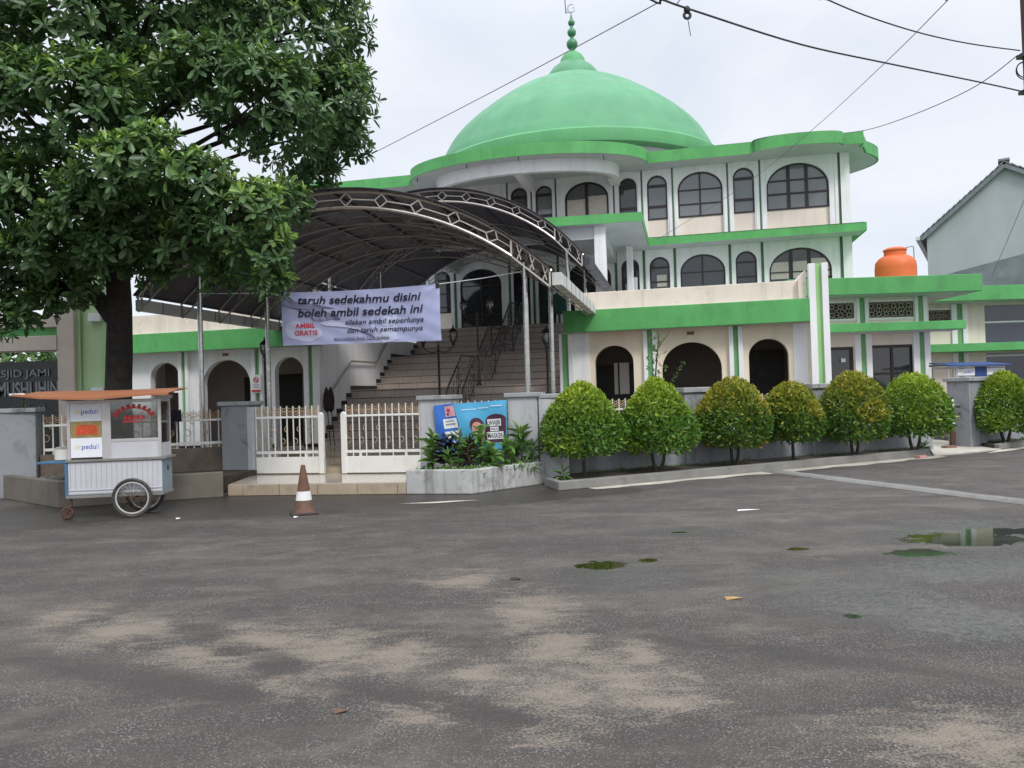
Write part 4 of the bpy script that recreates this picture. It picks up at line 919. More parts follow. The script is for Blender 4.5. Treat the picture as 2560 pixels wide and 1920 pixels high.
# ------------------------------------------------------------------ planters in front of the fence
pl = mthing('planter_box', 'brown concrete planter with stones behind the food cart', 'planter', -9.8, 11.5, 0)
a_, b_, c_ = (-7.68,11.70), (-9.79,10.41), (-11.99,11.51)
def inner(p, q, r, w):                                               # corner of the inside line
    p, q, r = Vector(p), Vector(q), Vector(r); n1 = Vector(((q-p).y, -(q-p).x)).normalized(); n2 = Vector(((r-q).y, -(r-q).x)).normalized()
    b = (n1+n2).normalized(); return q + b*(w/max(.3, b.dot(n1)))
def rim(mb, pts, w, z0, z1):
    n = len(pts); ins = []
    for i in range(n):
        if i == 0: t = (Vector(pts[1])-Vector(pts[0])).normalized(); ins.append(Vector(pts[0]) + Vector((t.y,-t.x))*w)
        elif i == n-1: t = (Vector(pts[-1])-Vector(pts[-2])).normalized(); ins.append(Vector(pts[-1]) + Vector((t.y,-t.x))*w)
        else: ins.append(inner(pts[i-1], pts[i], pts[i+1], w))
    out = [tuple(p) for p in pts] + [tuple(p) for p in ins[::-1]]
    mb.prism(out, z0, z1)
mb = MB(); rim(mb, [a_, b_, c_], .12, 0, .43); mb.build('planter_wall', MT['planter_conc'], pl, bevel=.015)
mb = MB(); mb.prism([(-8.0,11.75),(-9.75,10.6),(-11.8,11.6),(-11.6,12.05),(-8.7,13.45),(-8.0,13.3)], .02, .30); mb.build('soil', MT['soil'], pl)
pr_ = mthing('planter_box', 'pale weathered concrete planter with green plants below the blue posters', 'planter', -3.6, 12.6, 0)
ppts = [(-2.40,13.36),(-3.37,11.98),(-4.50,11.985)]
mb = MB(); rim(mb, ppts, .13, 0, .40); mb.build('planter_wall', MT['planter_pale'], pr_, bevel=.02)
mb = MB(); mb.prism([(-2.55,13.35),(-3.40,12.12),(-4.48,12.12),(-4.48,13.35)], .02, .31); mb.build('soil', MT['soil'], pr_)
# stones lying in the left planter
for i in range(11):
    s, d = -9.4 - random.uniform(0,2.0), 11.1 + random.uniform(0,.9) 
    if s > -9.9: d = max(d, 11.35)
    r = random.uniform(.07,.15); mb = MB(); mb.blob((s,d,.30+r*.5), (r*1.3,r,r*.75), 9, 6, .12)
    o = mb.build('stone', MT['stone'], None, smooth=True); o.rotation_euler = (0,0,0)
    for v in o.data.vertices: p = M(v.co.x, v.co.y, v.co.z); v.co = p
    tag(o, 'dark rough stone on the soil of the brown planter left of the food cart', 'stone', 'stones in the brown planter')
# plants
def strap_plant(name, label, cat, s, d, z, h, n, L, W, m, tint=.2, group=None, stem=True, spread=(15,75)):
    root = mthing(name, label, cat, s, d, z, group)
    p = M(s, d, z); C = []; AXs = []
    k = max(1, int(h/.11)) if stem else 1
    for i in range(k): C.append((s+random.uniform(-.03,.03), d+random.uniform(-.03,.03), z + (h*(.35+.65*i/max(1,k-1)) if stem else .03))); AXs.append((random.uniform(-.2,.2), random.uniform(-.2,.2), 1))
    B, D, Nn, Ls, Ws, T = whorls(np.array(C), np.array(AXs, float), n, L*.75, L*1.1, W/L, spread, tint)
    leaf_obj('foliage', B, D, Nn, Ls, Ws, T, m, root, .3, .35, (.35,.72,.5,.42))
    if stem:
        mb = MB(); mb.tube([(s,d,z-.03),(s+.01,d,z+h*.5),(s,d,z+h)], .013, 6); mb.build('stem', MT['twig'], root)
    return root
SP = [ # name, label, s, d, height, leaves, length, width, material, tint
 ('broad_leaf_plant','tall light green leafy plant at the left end of the pale planter','plant',-4.30,12.75,.52,8,.28,.11,LEAF_PLANT,.75),
 ('cordyline','dark purple strap leaved plant in front of the narrow blue poster, left one','plant',-4.04,12.62,.44,9,.26,.065,LEAF_DARK,.1),
 ('cordyline','dark purple strap leaved plant in front of the narrow blue poster, right one','plant',-3.88,12.62,.42,9,.26,.065,LEAF_DARK,.1),
 ('dracaena','arching light green strap leaved plant in front of the poster face','plant',-3.80,12.75,.52,8,.34,.065,LEAF_PLANT,.65),
 ('broad_leaf_plant','tall plant with two upright oval leaves before the maroon part of the poster','plant',-3.50,13.05,.62,6,.26,.12,LEAF_PLANT,.8),
 ('cordyline','dark red brown strap leaved plant in the middle of the pale planter','plant',-3.55,12.45,.42,9,.24,.07,LEAF_BROWN,.2),
 ('broad_leaf_plant','bushy bright green plant right of the dark red plant in the pale planter','plant',-3.25,12.65,.36,9,.24,.13,LEAF_PLANT,.55),
 ('broad_leaf_plant','bright green broad leaved plant under the poster lettering','plant',-3.02,12.85,.40,9,.24,.13,LEAF_PLANT,.5),
 ('broad_leaf_plant','bright green broad leaved plant near the bend of the pale planter','plant',-2.92,13.12,.32,9,.23,.14,LEAF_PLANT,.6),
 ('dracaena','arching strap leaved plant at the right end of the pale planter','plant',-2.80,13.2,.58,8,.34,.06,LEAF_PLANT,.4),
 ('dracaena','low dark strap leaved plant against the corner pillar','plant',-2.62,13.25,.28,9,.32,.045,LEAF_PLANT,.1),
 ('broad_leaf_plant','low broad leaved green plant hugging the gate pillar behind the tall left one','plant',-4.38,13.05,.34,9,.24,.13,LEAF_PLANT,.4),
 ('broad_leaf_plant','bright broad leaved plant between the two dark purple plants and the dark red one','plant',-3.70,12.95,.40,9,.25,.13,LEAF_PLANT,.6),
 ('broad_leaf_plant','low broad leaved plant in front of the poster lettering at the planter edge','plant',-3.12,12.55,.24,9,.22,.12,LEAF_PLANT,.5),
 ('dracaena','low arching green plant at the front of the pale planter, left of centre','plant',-3.85,12.35,.25,9,.30,.05,LEAF_PLANT,.3),
]
for nm, lab, cat, s, d, h, n, L, W, m, t in SP: strap_plant(nm, lab, cat, s, d, .31, h, n, L, W, m, t)
# ground cover in the planter and weeds along the bed
def ground_cover(name, label, pts, n, L, m, zf, tint=.2):
    q = np.array(pts); idx = RNG.integers(0, len(q)-1, n); f = RNG.random((n,1)); C = q[idx]*(1-f) + q[idx+1]*f
    C = C + np.concatenate([RNG.normal(0,.06,(n,2)), np.zeros((n,1))], 1)
    AXs = RNG.normal(0,.3,(n,3)) + np.array([[0,0,1]])
    B, D, Nn, Ls, Ws, T = whorls(C, AXs, 6, L*.7, L*1.2, .28, (25,70), tint)
    return tag(leaf_obj(name, B, D, Nn, Ls, Ws, T, m), label, 'ground cover', kind='stuff')
g3 = lambda s, d, z: tuple(M(s,d,z))
ground_cover('ground_cover', 'low green strap leaves along the front of the pale planter', [g3(-4.42,12.2,.31),g3(-3.45,12.2,.31),g3(-3.3,12.35,.31),g3(-2.62,13.2,.31)], 90, .15, LEAF_PLANT, 0, .35)
ground_cover('weeds', 'small weeds along the wall foot in the planting bed', [(1.3,14.0,.115),(5,15.6,.115),(9.3,17.3,.115)], 150, .06, LEAF_PLANT, 0, .1)
ground_cover('weeds', 'weeds beside the driveway pillar', [(11.3,18.2,.105),(13,18.9,.105)], 26, .09, LEAF_PLANT, 0, .2)
strap_plant('dracaena', 'small spiky plant at the near corner of the planting bed', 'plant', -2.02, 12.98, .12, .05, 14, .26, .045, LEAF_PLANT, .35, None, False, (10,70))
strap_plant('weed_tuft', 'weed tuft at the far end of the kerb by the driveway', 'plant', 5.02, 18.1, .12, .05, 14, .2, .03, LEAF_PLANT, .4, None, False, (20,75))
# bushes behind the left fence
strap_plant('bromeliad', 'yellow green arching bush behind the white railing left of the food cart', 'plant', -11.0, 12.95, .30, .45, 10, .45, .05, LEAF_FAR, .7)
strap_plant('bromeliad', 'dark green leafy plant beside the far left fence pillar', 'plant', -11.6, 12.9, .30, .75, 9, .30, .07, LEAF_PLANT, .1)
strap_plant('dracaena', 'dark leafy plant behind the railing right of the food cart', 'plant', -9.35, 14.6, .30, .45, 10, .34, .06, LEAF_PLANT, .1)
strap_plant('vine', 'thin light green vine with small leaves rising above the far left pillar', 'plant', -11.75, 11.75, 1.62, .22, 5, .10, .04, LEAF_FAR, .8)

# ------------------------------------------------------------------ clipped shrubs
SHR = [((1.21,13.42),1.40,1.75,.50,0,'clipped round shrub nearest the corner pillar, evenly green','one thin trunk'),
       ((2.60,13.96),1.33,1.78,.47,0,'clipped green shrub second from the corner pillar, on a forked trunk',''),
       ((4.18,14.60),1.32,1.76,.47,1,'clipped shrub third from the corner pillar, with orange new leaves in its middle',''),
       ((5.44,15.00),1.10,1.64,.52,1,'smallest clipped shrub of the row, yellowish, fourth from the corner pillar',''),
       ((6.95,15.70),1.36,1.82,.44,1,'tall clipped shrub with reddish leaf tips, fifth from the corner pillar',''),
       ((8.52,16.36),1.36,1.76,.46,0,'bright green clipped shrub at the driveway end of the row',''),
       ((11.52,18.02),1.42,1.76,.36,0,'clipped bright green shrub right of the driveway pillar, at the photo edge','')]
PROFS = ([0,.08,.22,.38,.56,.74,.9,1],[.66,.90,1.0,.96,.80,.57,.33,.08])
for i, ((x,y),w,zt,zb,red,lab,_) in enumerate(SHR):
    root = thing('clipped_shrub', lab, 'shrub', (x,y,.115), 0, 'clipped shrubs along the street fence', (x,y,.115))
    n = 6200; t = RNG.beta(1.25,1.35,n); ph = RNG.uniform(0,6.283,n)
    lump = 1 + .055*np.sin(3*ph+i*2) + .05*np.sin(5*ph+7*t+i) + .04*np.sin(2*ph+4*t+i*3) + np.where(RNG.random(n) < .03, .07, 0)
    inner_ = RNG.random(n) < .22
    pf2 = PROFS if i in (0,1,6) else (PROFS[0],[.62,.84,.98,1.0,.90,.70,.45,.12]); rr = np.interp(t, *pf2)*w*.49*(1+.05*np.sin(i*2.7))*lump*np.where(inner_, RNG.uniform(.35,.85,n), RNG.uniform(.9,1.04,n))
    P3 = np.stack([x + rr*np.cos(ph), y + rr*np.sin(ph), zb + (zt-zb)*t], 1)
    sl = np.gradient(np.interp(np.linspace(0,1,60), *PROFS)); nz_ = np.interp(t, np.linspace(0,1,60), -sl*9)
    out = np.stack([np.cos(ph), np.sin(ph), nz_], 1); out = unit(out)
    dirv = out*.55 + RNG.normal(0,.55,(n,3)) + np.array([[0,0,.35]])
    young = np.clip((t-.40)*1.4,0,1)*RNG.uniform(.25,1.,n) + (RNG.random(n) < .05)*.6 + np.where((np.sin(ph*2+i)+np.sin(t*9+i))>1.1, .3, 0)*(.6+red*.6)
    L = RNG.uniform(.065,.125,n); L = np.where(t > .85, L*.8, L)
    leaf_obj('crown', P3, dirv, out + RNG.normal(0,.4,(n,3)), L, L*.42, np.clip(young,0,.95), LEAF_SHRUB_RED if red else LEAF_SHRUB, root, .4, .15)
    tr = MB(); kf = [(0,.0)] if i in (0,3) else ([(-.06,-.12),(.07,.16)] if i in (1,5,6) else [(-.05,-.06),(.05,.10)])
    for bx_, tx in kf: tr.tube([(x+bx_*.6,y,.10),(x+bx_*.8+tx*.3,y,.3),(x+tx,y+.02,zb+.15),(x+tx*2,y,zb+.55)], [.038,.032,.028,.012], 7)
    for q in range(6):
        a = q*1.05+i; tr.tube([(x+kf[q%len(kf)][1],y,zb+.08),(x+.25*math.cos(a),y+.25*math.sin(a),zb+.34),(x+.4*math.cos(a),y+.4*math.sin(a),zb+.7)], [.018,.012,.005], 5)
    tr.build('trunk', MT['twig'], root, smooth=True)
# thin sapling behind the fence, in front of the right-hand arcade
sx, sy = 3.05, 16.6
sp = thing('sapling', 'thin climbing sapling with small leaves in front of the cream arcade', 'plant', (sx,sy,.12), 0, None, (sx,sy,.12))
C = []; Ax_ = []
for i in range(46):
    t = i/45; C.append((sx - .02 + .16*t + RNG.normal(0,.06+.05*math.sin(PI*t)), sy+RNG.normal(0,.05), 1.5+1.32*t)); Ax_.append((RNG.normal(0,.6),-.4,.7))
for i in range(9): C.append((sx+.25+.05*i, sy, 1.55+.075*i)); Ax_.append((.5,-.3,.6))
for i in range(6): C.append((sx-.1-.05*i, sy, 1.5-.06*i)); Ax_.append((-.5,-.3,.4))
B, D, Nn, Ls, Ws, T = whorls(np.array(C), np.array(Ax_), 7, .05, .10, .45, (10,65), .5)
leaf_obj('foliage', B, D, Nn, Ls, Ws, T, LEAF_FAR, sp)
mb = MB(); mb.tube([(sx,sy,.1),(sx,sy,1.4),(sx+.1,sy,2.3),(sx+.16,sy,2.8)], [.03,.022,.014,.006], 6); mb.tube([(sx,sy,1.45),(sx+.3,sy,1.6),(sx+.68,sy,2.15)], [.012,.009,.004], 5); mb.tube([(sx+.13,sy,2.5),(sx+.3,sy,2.72),(sx+.4,sy,2.85)], [.008,.006,.003], 5); mb.build('stem', MT['twig'], sp)

# ------------------------------------------------------------------ big tree
LOW_LOBES = [(-6.28,12.50,4.41,0.57),(-5.86,12.90,4.17,0.43),(-6.95,12.90,4.20,0.33),(-5.14,12.40,4.20,0.49),(-7.12,12.40,4.42,0.56),(-7.64,12.50,4.15,0.45),(-5.86,12.20,4.82,0.51),(-6.69,12.10,4.82,0.51),(-4.77,12.80,4.16,0.42),(-6.13,13.20,3.87,0.24),(-8.81,12.60,4.09,0.61),(-5.35,12.40,4.74,0.45)]
LOBES = [(-4.16,14.20,8.03,1.28),(-3.40,14.50,7.16,0.92),(-4.03,13.00,6.58,1.02),(-3.75,15.00,8.92,1.22),(-3.14,15.20,7.70,0.64),(-3.35,15.60,6.82,0.58),(-3.89,16.00,6.14,0.53),(-4.03,14.80,6.66,0.80),(-7.13,12.60,7.64,1.37),(-7.70,12.20,6.36,1.10),(-6.52,12.00,6.25,1.01),(-6.12,13.40,7.94,1.13),(-5.37,13.80,8.39,1.08),(-5.75,13.00,8.97,1.33),(-4.40,14.00,9.48,1.35),(-7.56,13.00,9.19,1.41),(-6.19,13.00,7.00,0.71),(-5.01,12.80,7.04,0.77),(-5.34,11.60,5.28,0.59),(-5.86,11.50,5.10,0.55),(-4.72,11.60,4.91,0.59),(-4.03,11.80,4.44,0.64),(-3.83,11.90,3.88,0.50),(-3.69,11.90,3.41,0.23),(-4.64,12.40,4.68,0.60),(-3.88,13.00,4.95,0.47),(-7.49,12.40,4.99,0.82),(-8.37,13.00,4.78,0.78),(-7.00,12.80,4.77,0.69),(-6.53,13.60,4.94,0.70),(-6.40,15.00,4.98,0.63),(-7.65,16.50,4.74,0.55),(-8.27,14.00,4.32,0.72),(-8.63,13.50,4.00,0.61),(-8.48,13.50,3.50,0.49),(-8.41,15.50,4.21,0.56),(-8.48,13.00,3.13,0.30),(-7.80,13.60,3.74,0.45),(-9.35,12.80,7.33,1.39),(-9.76,13.20,5.51,1.35),(-9.94,13.50,3.96,0.90),(-6.26,16.00,4.61,0.48),(-4.71,12.50,3.57,0.21),(-6.37,12.60,4.17,0.46)]
LOBES += LOW_LOBES
TX, TY = -7.12, 13.9
tree = thing('tree', 'large dark green broadleaf tree with a thick trunk behind the food cart', 'tree', (TX,TY,.3), 0, None, (TX,TY,.3))
mb = MB()
tp = [(TX-.06,TY,.2),(TX-.03,TY,.6),(TX-.01,TY,1.6),(TX+.03,TY,2.6),(TX+.05,TY,3.4),(TX+.02,TY,4.3),(TX+.1,TY-.1,5.4),(TX+.35,TY-.2,6.8),(TX+.6,TY-.2,8.2)]
mb.tube(tp, [.33,.26,.235,.225,.215,.195,.16,.11,.05], 14)
trunk = mb.build('trunk', MT['bark'], tree, smooth=True)
from mathutils import noise as mnoise
for v in trunk.data.vertices:
    q = mnoise.noise(v.co*3.2); v.co.x += q*.028; v.co.y += mnoise.noise(v.co*3.0+Vector((5,0,0)))*.028
br = [];
for i, (x,y,z,r) in enumerate(LOBES):
    if r < .62: continue
    zs = max(4.3, min(7.0, z-1.1 - .12*math.hypot(x-TX,y-TY)))
    st_ = Vector((TX+.05, TY, zs)); en = Vector((x,y,z))
    m1 = st_.lerp(en, .45) + Vector((random.uniform(-.2,.2), random.uniform(-.2,.2), -.25 if z < 5 else .15))
    mb = MB(); r0_ = .03+.028*min(1.4, r); mb.tube([tuple(st_), tuple(st_.lerp(m1,.5)+Vector((0,0,.04))), tuple(m1), tuple(m1.lerp(en,.55)+Vector((0,0,.05))), tuple(en)], [r0_*1.25,r0_,r0_*.8,r0_*.55,r0_*.3], 8)
    for k in range(4):
        e2_ = en + Vector(sphere_pts(1)[0])*r*.85; mb.tube([tuple(m1.lerp(en,.5)), tuple(m1.lerp(e2_,.75)), tuple(e2_)], [r0_*.4,r0_*.25,.008], 5)
    mb.build('limb', MT['bark'], tree, smooth=True)
mb = MB(); mb.tube([(TX-.05,TY,3.2),(TX-.35,TY-.05,3.62),(TX-.8,TY-.1,3.76),(TX-1.5,TY-.1,3.85),(TX-2.2,TY-.2,4.2)], [.17,.14,.12,.10,.05], 10); mb.build('limb', MT['bark'], tree, smooth=True)
CC = []; AA = []; TT = []
for li, (x,y,z,r) in enumerate(LOBES):
    n = int(128*r*r + 40*r + 5); v = sphere_pts(n)
    v[:,2] = np.where(v[:,2] < -.35, v[:,2]*RNG.choice([1,-1], n), v[:,2])
    rad = RNG.uniform(.55, 1.03, n)**.6
    c = np.array([[x,y,z]]) + v*rad[:,None]*np.array([[r,r,r*.86]])
    keep = np.ones(n, bool)
    for lj, (x2,y2,z2,r2) in enumerate(LOBES):
        if lj != li: keep &= np.linalg.norm(c - np.array([[x2,y2,z2]]), axis=1) > r2*.62
    a = v*.9 + np.array([[0,0,.55]]) + RNG.normal(0,.22,(n,3))
    front = (y < 12.0)*.35
    t = np.where(RNG.random(n) < .34 + front, RNG.uniform(.4,1.0,n), RNG.uniform(0,.22,n))*np.clip(.35 + v[:,2]*.9, .08, 1)  # young-leaf tint, raised on lobe tops and front clusters to paint them as lit
    CC.append(c[keep]); AA.append(a[keep]); TT.append(t[keep])
CC = np.concatenate(CC); AA = np.concatenate(AA); TT = np.concatenate(TT)
B, D, Nn, Ls, Ws, T = whorls(CC, AA, 10, .14, .285, .40, (-15,60), 1.0)
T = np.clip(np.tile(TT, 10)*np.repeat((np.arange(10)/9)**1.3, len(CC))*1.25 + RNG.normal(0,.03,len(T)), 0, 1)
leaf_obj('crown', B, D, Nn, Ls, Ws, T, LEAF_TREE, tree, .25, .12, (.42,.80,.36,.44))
print('tree leaves', len(B))

# ------------------------------------------------------------------ cloth banner between the canopy posts
BT = [(-7.74,3.76),(-4.44,3.73),(-4.42,2.655),(-7.71,2.70)]; BD = 13.9    # corners: top left, top right, bottom right, bottom left (s, z)
ban = mthing('banner', 'pale lilac cloth banner with black handwriting tied between the canopy posts', 'banner', -6.1, BD, 2.6)
def bpt(u, v, off=0):
    tl, tr, brr, bl = BT
    s = (tl[0]*(1-u)+tr[0]*u)*v + (bl[0]*(1-u)+brr[0]*u)*(1-v); z = (tl[1]*(1-u)+tr[1]*u)*v + (bl[1]*(1-u)+brr[1]*u)*(1-v)
    z += -.035*math.sin(PI*u)*v
    d = BD + .010*math.sin(u*17+v*3) + .010*math.sin(u*7-v*6) + .03*math.sin(PI*u)*(1-v) + .005*math.sin((u+v*.7)*31)*(1-v*.4)
    for cx, cz in ((0,1),(1,1)):
        q = math.hypot((u-cx)*3.1, v-cz); d += .012*math.exp(-q*2.2)*math.sin(9*math.atan2(abs(v-cz)+.001, abs(u-cx)*3.1+.001))
    return (s, d-off, z)
BW, BH = 3.3, 1.06
mb = MB(); nu, nv = 120, 40
mb.add([bpt(i/nu, j/nv) for j in range(nv+1) for i in range(nu+1)], [(j*(nu+1)+i, j*(nu+1)+i+1, (j+1)*(nu+1)+i+1, (j+1)*(nu+1)+i) for j in range(nv) for i in range(nu)])
cloth = mb.build('cloth', MT['banner'], ban, smooth=True)
def bprint(name, m, polys, off):                                     # shapes printed on the cloth, in cloth metres from its lower left corner
    mb = MB()
    for P in polys:
        bm = bmesh.new(); vs = [bm.verts.new((x/BW, y/BH, 0)) for x, y in P]; f = bm.faces.new(vs)
        bmesh.ops.triangulate(bm, faces=bm.faces[:]); bmesh.ops.subdivide_edges(bm, edges=bm.edges[:], cuts=5, use_grid_fill=True)
        bm.verts.index_update(); mb.add([bpt(v.co.x, v.co.y, off) for v in bm.verts], [tuple(v.index for v in f.verts) for f in bm.faces]); bm.free()
    return mb.build(name, m, cloth)
def px(pts): return [((x-258)/1790*BW + (y-520)*.0003, (822-y-(x-258)*.035+ (0 if 0 else 0))/600*BH) for x, y in pts]   # from the close-up of the cloth
def px_(pts):
    o = []
    for x, y in pts:
        u = (x-258-(y-230)*.025)/1750; top = 232 - 98*u; bot = 825 - 70*u; o.append((u*BW, (bot-y)/(bot-top)*BH))
    return o
def ellipse(cx, cy, rx, ry, n=24, rot=0): return [(cx+rx*math.cos(t)*math.cos(rot)-ry*math.sin(t)*math.sin(rot), cy+rx*math.cos(t)*math.sin(rot)+ry*math.sin(t)*math.cos(rot)) for t in [2*PI*i/n for i in range(n)]]
bprint('printed_cloud', MT['banner_pale'], [px_(ellipse(420,650,115,105)), px_(ellipse(540,700,130,80)), px_(ellipse(640,680,80,70))], .008)
bprint('printed_mosque', MT['banner_pale'], [px_([(1375,610),(1545,590),(1545,725),(1375,735)]), px_(ellipse(1440,540,70,60)), px_([(1500,440),(1530,380),(1550,440),(1550,600),(1500,600)]), px_([(1255,560),(1265,500),(1310,470),(1290,560),(1340,680),(1440,735),(1600,712),(1500,770),(1400,782),(1310,730)])], .008)
bprint('printed_arm', MT['banner_hand'], [px_([(262,380),(262,270),(400,330),(620,350),(800,385),(880,400),(700,395),(760,430),(900,480),(930,520),(830,520),(720,545),(640,540),(560,480),(420,410)])], .010)
bprint('printed_hand', MT['banner_pale'], [px_([(715,575),(730,560),(830,560),(900,545),(960,560),(1010,590),(1120,610),(1200,650),(1130,640),(1000,610),(900,600),(760,598)])], .012)
bprint('printed_shadow', MT['banner_hand_dark'], [px_([(262,385),(420,400),(600,410),(590,420),(420,410)]), px_([(620,345),(780,375),(880,395),(690,385),(640,370)]), px_([(770,597),(900,602),(1060,622),(1180,650),(1270,690),(1300,725),(1220,690),(1080,630),(900,608)]), px_([(600,440),(612,450),(640,540),(628,540)]), px_([(690,470),(702,480),(720,545),(708,545)]), px_([(760,470),(772,480),(800,530),(788,530)]), px_([(840,500),(900,480),(930,515),(880,525)])], .014)
def bt(s, x0, y0, x1, y1, m, bold, shear, hpx, name='printed_words'):
    p = px_([(x0,y0),(x1,y1)]); w = math.hypot(p[1][0]-p[0][0], p[1][1]-p[0][1]); hh = hpx/600*BH
    dy = (p[1][1]-p[0][1])/w
    mb = MB(); text(mb, s, (0,0,0), (1,0,0), (0,1,0), w, hh, bold, shear, fn=lambda a, b: bpt((p[0][0]+a)/BW, (p[0][1]+b+a*dy)/BH, .018))
    mb.build(name, MT[m], cloth)
bt('taruh sedekahmu disini', 462, 355, 1818, 302, 'ink', .017, .22, 88)
bt('boleh ambil sedekah ini', 458, 500, 1838, 442, 'ink', .017, .22, 90)
bt('silakan ambil seperlunya', 978, 580, 1842, 546, 'ink', .010, .25, 56)
bt('dan taruh semampunya', 1000, 670, 1828, 640, 'ink', .010, .25, 56)
bt('AMBIL', 425, 628, 650, 618, 'ink_red', .02, .0, 52)
bt('GRATIS', 412, 710, 675, 698, 'ink_red', .02, .0, 52)
bt('#atorsedekah Ambil Taruh Sedekah', 850, 756, 1465, 734, 'ink', .0, .15, 30)
bprint('underline', MT['ink'], [px_([(848,762),(1465,738),(1465,743),(848,767)])], .018)
mb = MB()
for q in (0, 1):
    p = bpt(q, .985, .012); x = p[0] + (.035 if q == 0 else -.035)
    t_ = MB(); t_.box(x-.035,x+.035,p[1]-.01,p[1]+.012,p[2]-.06,p[2]+.02); t_.build('corner_tape', MT['black_iron'], ban)
mb.tube([bpt(0,1), (-8.6,13.95,3.80), (-9.6,14.0,3.86)], .008, 5); mb.build('tie_rope', MT['poster_white'], ban)
mb = MB(); mb.tube([bpt(1,1), (-3.6,13.95,3.79), (-2.80,13.99,3.88)], .009, 5); mb.build('tie_rope', MT['poster_white'], ban)

# ------------------------------------------------------------------ posters on the railing
def poster_pt(corn, dd):
    def f(u, v, off=0):
        tl, tr, br_, bl = corn
        s = (tl[0]*(1-u)+tr[0]*u)*v + (bl[0]*(1-u)+br_[0]*u)*(1-v); z = (tl[1]*(1-u)+tr[1]*u)*v + (bl[1]*(1-u)+br_[1]*u)*(1-v)
        return (s, dd + .010*math.sin(u*8+v*5) + .008*math.sin(v*9-u*4) - off, z)
    return f
def poster(label, corn, dd, m, items, group=None):
    root = mthing('poster', label, 'poster', (corn[0][0]+corn[1][0])/2, dd, corn[2][1], group); f = poster_pt(corn, dd)
    mb = MB(); n = 14
    mb.add([f(i/n,j/n) for j in range(n+1) for i in range(n+1)], [(j*(n+1)+i, j*(n+1)+i+1, (j+1)*(n+1)+i+1, (j+1)*(n+1)+i) for j in range(n) for i in range(n)])
    sh = mb.build('sheet', MT[m], root, smooth=True)
    for k, it in enumerate(items):
        off = .004 + .0012*k; mb = MB()
        if it[0] == 'p':
            bm = bmesh.new(); bm.faces.new([bm.verts.new((x,y,0)) for x, y in it[3]]); bmesh.ops.triangulate(bm, faces=bm.faces[:]); bmesh.ops.subdivide_edges(bm, edges=bm.edges[:], cuts=2, use_grid_fill=True); bm.verts.index_update()
            mb.add([f(v.co.x, v.co.y, off) for v in bm.verts], [tuple(v.index for v in q.verts) for q in bm.faces]); bm.free()
        else:
            _, _, _, st_, x, y, w, h, bold = it; text(mb, st_, (0,0,0),(1,0,0),(0,1,0), w, h, bold, .0, fn=lambda a, b: f(x+a, y+b, off))
        mb.build(it[1], MT[it[2]], sh)
def rr(x0,y0,x1,y1): return [(x0,y0),(x1,y0),(x1,y1),(x0,y1)]
def eu(cx,cy,rx,ry,n=18,a0=0,a1=2*PI): return [(cx+rx*math.cos(a0+(a1-a0)*i/n), cy+ry*math.sin(a0+(a1-a0)*i/n)) for i in range(n + (0 if a1-a0 > 6.2 else 1))]
poster('light blue poster with a masked cartoon face and the words WAJIB and MASKER', [(-4.05,1.455),(-3.05,1.50),(-3.07,.60),(-3.80,.58)], 13.28, 'poster_cyan', [
 ('p','maroon_patch','poster_hair', [(.50,.20),(.98,.16),(.985,.64)] + eu(.78,.60,.22,.14,10,.3,PI-.2)),
 ('p','printed_hair','poster_hair', eu(.375,.52,.15,.17)), ('p','printed_face','poster_skin', eu(.375,.45,.125,.155)), ('p','printed_ear','poster_skin', eu(.505,.38,.03,.05)),
 ('p','printed_beard','poster_hair', [(.50,.35),(.56,.5),(.60,.42),(.56,.22),(.47,.2)]),
 ('p','printed_mask','poster_white', [(.25,.42),(.36,.385),(.50,.40),(.49,.26),(.37,.18),(.27,.25)]), ('p','printed_eye','poster_hair', eu(.34,.47,.016,.012,8)), ('p','printed_eye','poster_hair', eu(.43,.48,.016,.012,8)),
 ('p','word_patch','poster_white', rr(.60,.50,.88,.64)), ('p','word_patch','poster_white', rr(.64,.40,.82,.485)), ('p','word_patch','poster_white', rr(.56,.24,.93,.385)),
 ('t','printed_words','ink','WAJIB',.62,.525,.24,.09,.01), ('t','printed_words','ink','PAKAI',.66,.42,.14,.045,0), ('t','printed_words','ink','MASKER',.575,.265,.34,.095,.01),
 ('p','small_print','poster_white', rr(.14,.855,.42,.868)), ('p','small_print','poster_white', rr(.46,.87,.66,.883)), ('p','small_print','poster_white', rr(.70,.895,.92,.91))], 'posters on the street railing')
poster('narrow dark blue poster with white text boxes on the pillar right of the gate', [(-4.42,1.43),(-4.02,1.465),(-3.82,.60),(-4.36,.55)], 13.30, 'poster_blue', [
 ('p','photo_box','poster_pink', rr(.48,.74,.92,.96)), ('p','word_patch','poster_white', rr(.36,.50,.92,.70)), ('p','word_patch','poster_white', rr(.36,.30,.92,.44)), ('p','printed_line','cap', rr(.44,.56,.84,.60)), ('p','printed_line','cap', rr(.44,.635,.80,.66)), ('p','printed_line','ink_blue2', rr(.44,.35,.84,.385)), ('p','printed_figure','poster_hair', eu(.60,.79,.05,.025,8)), ('p','printed_figure','ink_red', rr(.60,.84,.72,.90)),
 ('p','printed_mark','poster_white', [(.55,.20),(.66,.24),(.72,.18),(.72,.02),(.64,.0),(.64,.14),(.58,.15)])], 'posters on the street railing')

